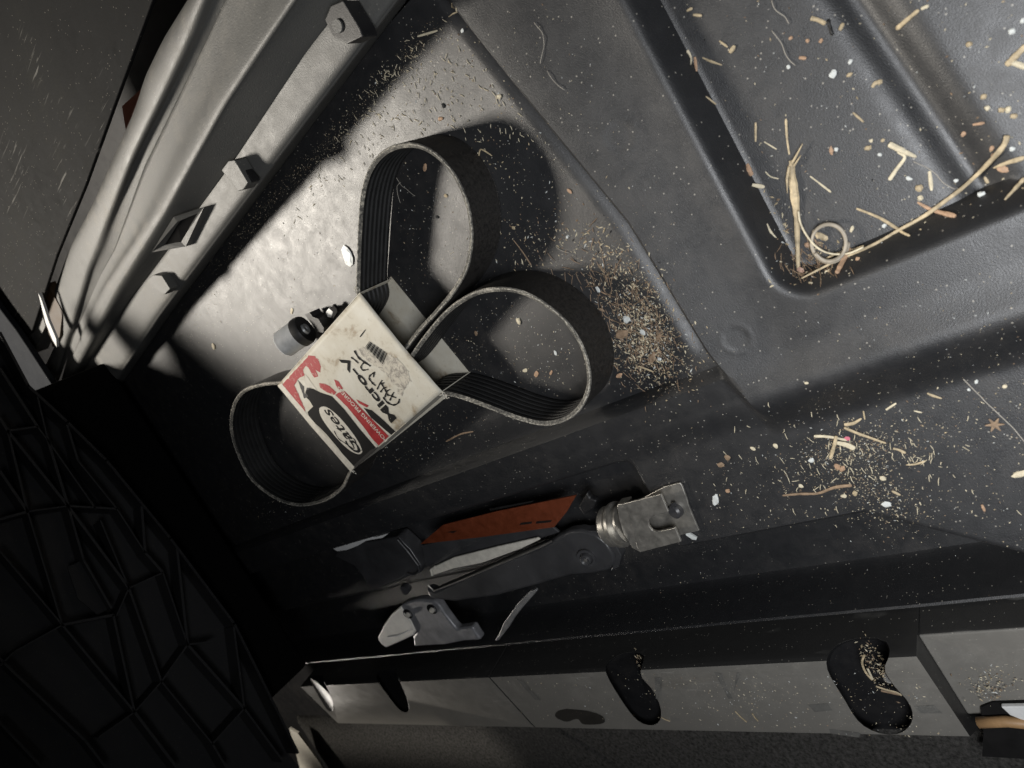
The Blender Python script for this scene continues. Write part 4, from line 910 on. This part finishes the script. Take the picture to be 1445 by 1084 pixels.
CH = [
 (492, 361, 17, simple('white_paint', (0.88, 0.90, 0.88), 0.5, 0, 0.05), 'large white paint flake left of the upper belt loop', 1.25, .25), (412, 439, 5, spl, 'elongated cream flake above the bushing', 1.7, .3),
 (*Z3(641, 313), 7, wc, 'bright white oval flake in the upper recess', 1.3, .5), (*Z3(715, 260), 4.5, wc, 'white crumb above right of the oval flake', 1.1, .6),
 (*Z3(455, 281), 4, wc, 'white crumb left of the oval flake beside the threads', 1.1, .6), (*Z3(712, 314), 5, st, 'straw-coloured crumb right of the oval flake', 1.2, .6),
 (*Z3(1215, 186), 6, st, 'round cream pellet past the groove', 1.0, .8), (*Z3(1394, 130), 6.5, wc, 'blurry white pellet near the top right edge', 1.0, .6),
 (*Z3(1440, 88), 6, wc, 'white pellet on the right frame edge near the top', 1.0, .6), (*Z3(1275, 405), 6, st, 'cream pellet right of the groove, lone', 1.0, .7),
 (*Z3(1350, 462), 6, st, 'cream crumb, left one of the pair near the curved straw tip', 1.1, .7), (*Z3(1378, 460), 6, spl, 'pale crumb in the middle of the group above the curved tip', 1.1, .7),
 (*Z3(1402, 488), 6, st, 'cream crumb, lowest of the group above the curved tip', 1.2, .7), (*Z3(1290, 455), 5, spl, 'pale crumb left of the group above the curved tip', 1.1, .7),
 (*Z3(535, 172), 4, oc, 'orange crumb under the black fibre, left one', 1.2, .6), (*Z3(592, 171), 4.5, oc, 'orange crumb under the black fibre, right one', 1.1, .6),
 (*Z3(465, 160), 4, oc, 'reddish crumb beside the upper threads', 1.1, .6),
 (*Z7(860, 455), 7, st, 'yellow lump under the white thread', 1.1, .7), (*Z7(865, 512), 5.5, spl, 'pale round pellet on the orange straw tip', 1.0, .9),
 (*Z7(1210, 494), 7.5, wc, 'white round pellet near the lower recess lip', 1.15, .7), (*Z7(1066, 415), 4.5, wc, 'white crumb just above the long curved straw', 1.0, .7),
 (*Z7(575, 232), 6, st, 'cream lump left of the short thick straw', 1.2, .7), (*Z7(592, 193), 4, spl, 'cream crumb above the cream lump', 1.0, .7),
 (*Z7(657, 190), 4, st, 'straw crumb by the head of the short thick straw', 1.0, .7), (*Z7(370, 246), 5.5, oc, 'orange seed in the middle of the recess', 1.6, .5),
 (*Z7(397, 240), 4.2, wc, 'white crumb touching the orange seed', 1.1, .7), (*Z7(640, 270), 4, wc, 'white crumb left of the bent straw', 1.1, .6),
 (*Z7(803, 402), 4.5, wc, 'white crumb right of the bent straw foot', 1.4, .6), (*Z7(664, 666), 4.5, wc, 'white crumb above the long curved straw middle', 1.1, .6),
 (*Z7(484, 686), 5, spl, 'upright husk right of the coiled shaving', 1.5, .5), (*Z7(315, 725), 9, st, 'yellow seed husk inside the coiled shaving', 1.5, .4),
 (*Z7(1335, 352), 9, oc, 'orange leaf scrap under the straw at the right edge', 1.5, .25), (*Z7(1265, 236), 5, oc, 'orange crumb left of the curved straw tip', 1.1, .6),
 (*Z7(1275, 272), 4.5, oc, 'orange crumb against the curved straw near its tip', 1.1, .6), (*Z7(1110, 152), 5, oc, 'faded reddish crumb in the groove', 1.2, .5),
 (*Z7(1380, 238), 5, wc, 'white crumb right of the curved straw tip', 1.1, .6), (*Z7(1235, 411), 5, st, 'flat straw crumb right of the long straw', 1.8, .3),
 (*Z7(516, 852), 4.5, oc, 'orange crumb below the long curved straw', 1.0, .6), (*Z7(200, 918), 7, simple('pinkish_bit', (0.42, 0.27, 0.20)), 'pinkish lump in the tip of the recess corner', 1.2, .6),
 (*Z7(275, 700), 4.5, spl, 'cream crumb on the rim of the coiled ring', 1.0, .7), (*Z7(235, 775), 6, oc, 'orange scrap beside the thick upright straw foot', 1.1, .4),
 (*ZS(148, 1030), 9, wc, 'white elongated chip right of the jack saddle', 1.8, .3), (*ZS(551, 861), 5.5, wc, 'white crumb left on the shelf below the cluster', 1.2, .6),
 (*ZS(866, 1046), 8, wc, 'white jagged flake at the shelf edge', 1.3, .4), (*ZS(852, 938), 6, spl, 'cream lump above the jagged flake', 1.1, .6),
 (*ZS(1244, 531), 4, wc, 'white crumb near the long pale thread', 1.2, .6), (*ZS(1213, 565), 3, wc, 'small white crumb below the thread crumb', 1.0, .7),
 (*ZS(1365, 551), 4.5, spl, 'cream crumb at the upper right of the shelf', 1.1, .6), (*ZS(1430, 918), 9, spl, 'pale husk at the right edge of the shelf', 1.8, .4),
 (*ZS(401, 801), 5, spl, 'cream chip on the dark slope left of the cluster', 1.2, .5), (*ZS(530, 537), 3.4, spl, 'lone cream speck on the plateau', 1.2, .5),
 (*ZS(660, 888), 6, oc, 'orange chip below the straw cluster, left', 1.3, .5), (*ZS(682, 897), 5.5, oc, 'orange chip below the straw cluster, right', 1.4, .5),
 (*ZS(702, 770), 5, simple('pink_bit', (0.62, 0.16, 0.22)), 'small pink scrap at the end of the level straw', 1.1, .5),
 (*ZS(508, 970), 5, spl, 'cream crumb above the brown twig', 1.2, .5), (*ZS(688, 1012), 5, spl, 'cream crumb under the brown twig', 1.2, .5), (*ZS(735, 1000), 5.5, st, 'yellow crumb at the brown twig end', 1.2, .5),
 (*ZS(200, 990), 4.5, oc, 'orange crumb above the white elongated chip', 1.1, .6), (*ZS(305, 812), 4.5, spl, 'cream crumb at the far left of the shelf debris', 1.3, .5),
 (*ZS(170, 880), 6, sd, 'brown crumb near the jack saddle', 1.3, .5), (*ZS(200, 850), 6, sd, 'brown crumb above the crumb near the jack saddle', 1.1, .5),
 (*Z6(1028, 398), 9, wc, 'biggest white flake in the debris heap beside the belt', 1.1, .5), (*Z6(1110, 464), 6, wc, 'oval white flake right of the biggest one in the heap', 1.3, .4),
 (*Z6(882, 248), 5, wc, 'white flake at the upper left of the debris heap', 1.6, .4), (*Z6(1005, 474), 11, sd, 'tan husk left of the oval white flake', 1.4, .35),
 (*Z6(1158, 594), 9, sd, 'brown husk at the lower right of the debris heap', 1.5, .35), (*Z6(1196, 602), 4.5, wc, 'white crumb on the lower right of the heap', 1.2, .6),
 (*Z6(1190, 488), 6, sd, 'brown chip on the right side of the heap', 1.5, .4), (*Z6(478, 408), 6, spl, 'pale folded chip inside the right belt loop', 1.3, .5),
 (*Z6(665, 572), 4, wc, 'white sliver inside the right belt loop', 1.5, .4), (*Z6(510, 660), 5, spl, 'grey husk low inside the right belt loop', 1.3, .3),
 (*Z6(567, 678), 5.5, oc, 'reddish chip low inside the right belt loop', 1.5, .35), (*Z6(642, 672), 4, oc, 'small reddish sliver right of the reddish chip', 1.6, .35),
 (*Z6(260, 470), 4.5, sd, 'brown crumb at the left inside the right belt loop', 1.3, .4), (*Z6(990, 686), 6, oc, 'orange scrap at the lower edge of the debris heap', 1.6, .3),
 (*Z2(362, 711), 5.5, oc, 'orange chip inside the upper belt loop', 1.5, .4), (*Z2(450, 832), 4, st, 'yellow crumb inside the upper belt loop', 1.2, .5), (*Z2(415, 922), 3, M['black_chip'], 'black speck inside the upper belt loop', 1.0, .8),
 (*Z2(676, 410), 5, spl, 'pale grey lump above the belt shadow', 1.2, .7), (*Z2(428, 505), 5, oc, 'pink brown chip just outside the top of the belt loop', 1.3, .5), (*Z2(520, 132), 4, wc, 'white crumb at the top of the bright floor', 1.2, .5),
 (*Z2(440, 450), 4, M['black_chip'], 'black crumb on the bright floor above the belt loop', 1.3, .7), (*Z2(975, 812), 5, oc, 'orange fragment on the floor right of the belt shadow', 1.4, .4), (*Z2(965, 1007), 3.2, wc, 'white dot between the loops and the slope', 1.0, .6),
 (*Z2(738, 968), 4, st, 'yellow speck beside the upper loop base', 1.1, .6), (302, 489, 6, spl, 'pale lump on the floor left of the bushing', 1.3, .4),
]
for px, py, r, mt, lab_, el, hh in CH: chip(px, py, r, mt, lab_, el=el, hh=hh)
# jack-side flake
f2 = MB().prism([Q(*p, 0.003) for p in z4([(995, 492), (1020, 490), (1076, 525), (1070, 541), (1045, 537), (1005, 510)])], (0, 0, -0.0015)).build('chip', wc)
solo(f2, 'white sliver touching the lower edge of the jack saddle', 'chip', 'chips scattered in the tray')
star = MB()
cs = G(*ZS(1322, 713), 0.0006)
for k in range(6):
    a = k * 1.05 + 0.3; star.tube([cs, cs + np.array([math.cos(a), math.sin(a), 0.1]) * 0.0045], [0.0013, 0.0003], 5, 0.4)
solo(star.build('dry_calyx', sd), 'small brown star shaped dry leaf on the shelf', 'leaf')

def ZP(x, y): return Q(1140 + x / 4.738, 860 + y / 4.738, -0.050)
for pts_, mt_, lb_ in (([ZP(380, 305), ZP(362, 350), ZP(375, 400), ZP(400, 440), ZP(430, 472)], st, 'curved straw caught on the rim of the right sill pocket'),
                       ([ZP(398, 395), ZP(415, 430), ZP(432, 468)], spl, 'short pale straw inside the bend of the curved pocket straw'),
                       ([ZP(455, 515), ZP(530, 540), ZP(590, 555), ZP(628, 576)], st, 'straw lying level across the middle of the right sill pocket'),
                       ([ZP(490, 545), ZP(560, 560), ZP(615, 572)], sd, 'brown straw just under the level one in the right sill pocket')):
    solo(MB().tube(catmull(pts_, 4), 0.0009, 6, 0.6).build('straw', mt_), lb_, 'straw', SG)
for a_, b_, lb_ in (((1038, 1003), (1054, 1018), 'forked straw lying on the middle of the sill bar'), ((1062, 1006), (1070, 1016), 'tiny straw right of the forked one on the sill bar'), ((934, 1011), (946, 1017), 'small straw beside the left crescent pocket of the sill bar')):
    solo(MB().tube([GB(*a_) + (0, 0, .0008), (GB(*a_) + GB(*b_)) / 2 + (0, 0, .0012), GB(*b_) + (0, 0, .0006)], 0.0006, 6).build('straw', st), lb_, 'straw', SG)

# ------------------------------------------------------------------ uncountable grit
def poly_sample(n, poly, sigma=0):
    poly = np.array(poly, float); lo, hi = poly.min(0), poly.max(0); out = []
    while len(out) < n:
        p = lo + (hi - lo) * rng.random(2); c = False; j = len(poly) - 1
        for i in range(len(poly)):
            if ((poly[i, 1] > p[1]) != (poly[j, 1] > p[1])) and p[0] < (poly[j, 0] - poly[i, 0]) * (p[1] - poly[i, 1]) / (poly[j, 1] - poly[i, 1] + 1e-12) + poly[i, 0]: c = not c
            j = i
        if c: out.append(p)
    return out
def gauss(n, c, sx, sy, ang=0):
    a = math.radians(ang); g = rng.normal(size=(n, 2)) * (sx, sy)
    return [np.array([c[0] + q[0] * math.cos(a) - q[1] * math.sin(a), c[1] + q[0] * math.sin(a) + q[1] * math.cos(a)]) for q in g]
def grit(name, pts, smin, smax, mats, probs, elong=(1, 2.0), label=None, surf=G, zoff=0):
    V = []; Fc = []; mi = []
    for p in pts:
        if not (-20 < p[0] < 1465 and -20 < p[1] < 1100): continue
        w_ = surf(p[0], p[1]); s = smin + (smax - smin) * rng.random() ** 3.0; e = rng.uniform(*elong)
        a = rng.uniform(0, 6.283); ux = np.array([math.cos(a), math.sin(a), rng.uniform(-.2, .2)]); uy = np.array([-math.sin(a), math.cos(a), rng.uniform(-.3, .3)])
        n0 = len(V)
        w_ = w_ + (0, 0, zoff)
        V += [w_ + ux * s * e + (0, 0, s * .2), w_ + uy * s * .7, w_ - ux * s * e * rng.uniform(.6, 1) + (0, 0, s * .1), w_ - uy * s * rng.uniform(.4, .8), w_ + np.array([0, 0, s * 0.8]), w_ - np.array([0, 0, s * .2])]
        Fc += [(n0, n0 + 1, n0 + 4), (n0 + 1, n0 + 2, n0 + 4), (n0 + 2, n0 + 3, n0 + 4), (n0 + 3, n0, n0 + 4), (n0 + 1, n0, n0 + 5), (n0 + 2, n0 + 1, n0 + 5), (n0 + 3, n0 + 2, n0 + 5), (n0, n0 + 3, n0 + 5)]
        k = rng.choice(len(mats), p=probs); mi += [k] * 8
    o = link_mesh(name, V, Fc, None, mats=mats, midx=mi); setting(o, 'stuff')
    o['label'] = label
    return o
MM = [M['straw_pale'], M['straw'], M['straw_dark'], M['white_chip'], M['black_chip']]
basin = [(640, 0), (760, 180), (860, 300), (960, 470), (1000, 515), (960, 535), (900, 545), (880, 520), (860, 420), (790, 370), (720, 380), (700, 250), (640, 180), (560, 200), (510, 250), (500, 400), (440, 420), (360, 470), (280, 470), (300, 400), (470, 170)]
pts = poly_sample(900, basin)
grit('grit', pts, 0.00018, 0.0009, MM, [.4, .2, .2, .1, .1], label='fine grit dusted over the bright basin floor')
pts = gauss(1200, (915, 450), 52, 20, 62) + gauss(2200, (905, 480), 36, 24, 60) + gauss(450, (860, 370), 45, 18, 40) + gauss(350, (760, 350), 50, 30, 0)
grit('debris_heap', pts, 0.00016, 0.0009, MM, [.36, .22, .30, .07, .05], (1, 3.2), label='heap of crumbled bark, husks and grit beside the belt')
pts = gauss(1000, (1205, 640), 60, 22, -15) + gauss(800, (1235, 690), 45, 22, 45) + poly_sample(900, [(990, 660), (1100, 615), (1200, 585), (1445, 500), (1445, 780), (1280, 735), (1100, 745), (980, 760)])
grit('grit', pts, 0.00014, 0.00065, MM, [.45, .2, .25, .08, .02], label='pale grit and crumbs sprinkled over the shelf')
pts = poly_sample(330, [(960, 0), (1445, 0), (1445, 290), (1290, 330), (1130, 385), (1060, 250)])
grit('grit', pts, 0.00014, 0.0007, MM, [.45, .15, .2, .18, .02], label='white and cream specks over the recess floor')
pts = gauss(160, (1150, 370), 25, 14, -20) + gauss(90, (1110, 330), 8, 40, -20)
grit('grit', pts, 0.00018, 0.0010, MM, [.3, .3, .3, .08, .02], (1, 3), label='crumbs gathered in the corner of the recess')
pts = poly_sample(380, [(620, 480), (700, 420), (790, 450), (820, 540), (760, 580), (660, 540)]) + poly_sample(160, [(560, 220), (640, 280), (650, 360), (600, 430), (560, 400)]) + poly_sample(200, [(520, 640), (640, 570), (700, 600), (560, 670)]) + gauss(150, (400, 705), 22, 16)
grit('grit', pts, 0.00015, 0.0007, MM, [.45, .1, .2, .2, .05], label='specks on the floor inside and below the belt loops')
pts = poly_sample(220, [(640, 0), (800, 0), (1000, 400), (1060, 560), (1000, 540), (820, 250)]) + poly_sample(120, [(1060, 560), (1130, 450), (1445, 350), (1445, 430)]) + poly_sample(160, [(700, 680), (1040, 590), (1445, 440), (1445, 500), (1000, 640)]) + poly_sample(90, [(540, 740), (860, 800), (1445, 800), (1445, 900), (900, 880)])
grit('grit', pts, 0.00014, 0.00045, MM, [.5, .1, .1, .3, 0], label='sparse dust specks on the dark slopes')
def line_pts(n, a, b, s):
    t = rng.random(n)[:, None]; return list(np.array(a) * (1 - t) + np.array(b) * t + rng.normal(size=(n, 2)) * s)
grit('grit', line_pts(700, (335, 335), (480, 190), 9) + line_pts(500, (480, 190), (610, 40), 11) + line_pts(300, (260, 470), (335, 335), 14), 0.00015, 0.0005, MM, [.5, .35, .15, 0, 0], label='fine warm dust lying in a drift along the foot of the grey trim')
# short bright shavings on the lit floor, all lying along one way
def shavings(pts, label, L0, L1, mat, surf=G, zo=0.0003, rw=0.00018):
    mb = MB()
    for p in pts:
        a = math.radians(rng.normal(65, 28)); l = rng.uniform(L0, L1)
        A = surf(p[0] - math.cos(a) * l, p[1] - math.sin(a) * l) + (0, 0, zo); B = surf(p[0] + math.cos(a) * l, p[1] + math.sin(a) * l) + (0, 0, zo)
        mid = (A + B) / 2 + rng.normal(size=3) * 0.0002; mid[2] = max(mid[2], A[2]) + 0.0002
        mb.tube([A, mid, B], [rw, rw * 1.4, rw * .7], 4)
    o = mb.build('shavings', mat); setting(o, 'stuff'); o['label'] = label; return o
lit = [(620, 20), (700, 110), (760, 200), (560, 205), (480, 260), (400, 330), (470, 200)]
shavings(poly_sample(170, lit) + gauss(60, (555, 110), 40, 12, -50), 'short pale shavings strewn over the top of the lit floor', 1.0, 4.5, M['straw_pale'], rw=0.00022)
shavings(gauss(170, (905, 480), 40, 28, 60) + gauss(80, (850, 400), 40, 25, 50), 'thin fibres tangled in the debris heap', 3, 10, M['straw_dark'])
shavings(gauss(110, (1210, 650), 90, 35), 'thin fibres among the shelf grit', 2, 6, M['straw_pale'])
shavings(gauss(60, (1140, 370), 25, 14), 'thin fibres in the recess corner', 3, 9, M['straw_dark'])
# grit on the sill bar and in its pockets
bartop = [(860, 945), (1165, 950), (1285, 945), (1340, 1045), (1100, 1030), (930, 1015)]
grit('grit', poly_sample(420, bartop) + poly_sample(120, [(700, 955), (850, 952), (900, 1015), (740, 1015)]) + gauss(130, (1050, 985), 40, 16), 0.0002, 0.0008, MM, [.55, .15, .1, .2, 0], label='pale grit sprinkled on top of the sill bar', surf=GB)
def GP(z): return lambda px, py: Q(px, py, z)
grit('grit', gauss(180, (1400, 955), 25, 13, 10) + gauss(140, (1390, 975), 14, 9, 10), 0.0002, 0.0010, MM, [.45, .25, .2, .1, 0], label='pale crumbs on the end of the sill bar', surf=GP(ZE - 0.005))
grit('grit', gauss(160, (1238, 940), 7, 18, -25) + gauss(40, (903, 935), 3, 9, -20), 0.0003, 0.0012, MM, [.35, .3, .3, .05, 0], (1, 2.5), label='crumbs and husks stuck on the rims of the sill pockets', surf=GP(-0.050))
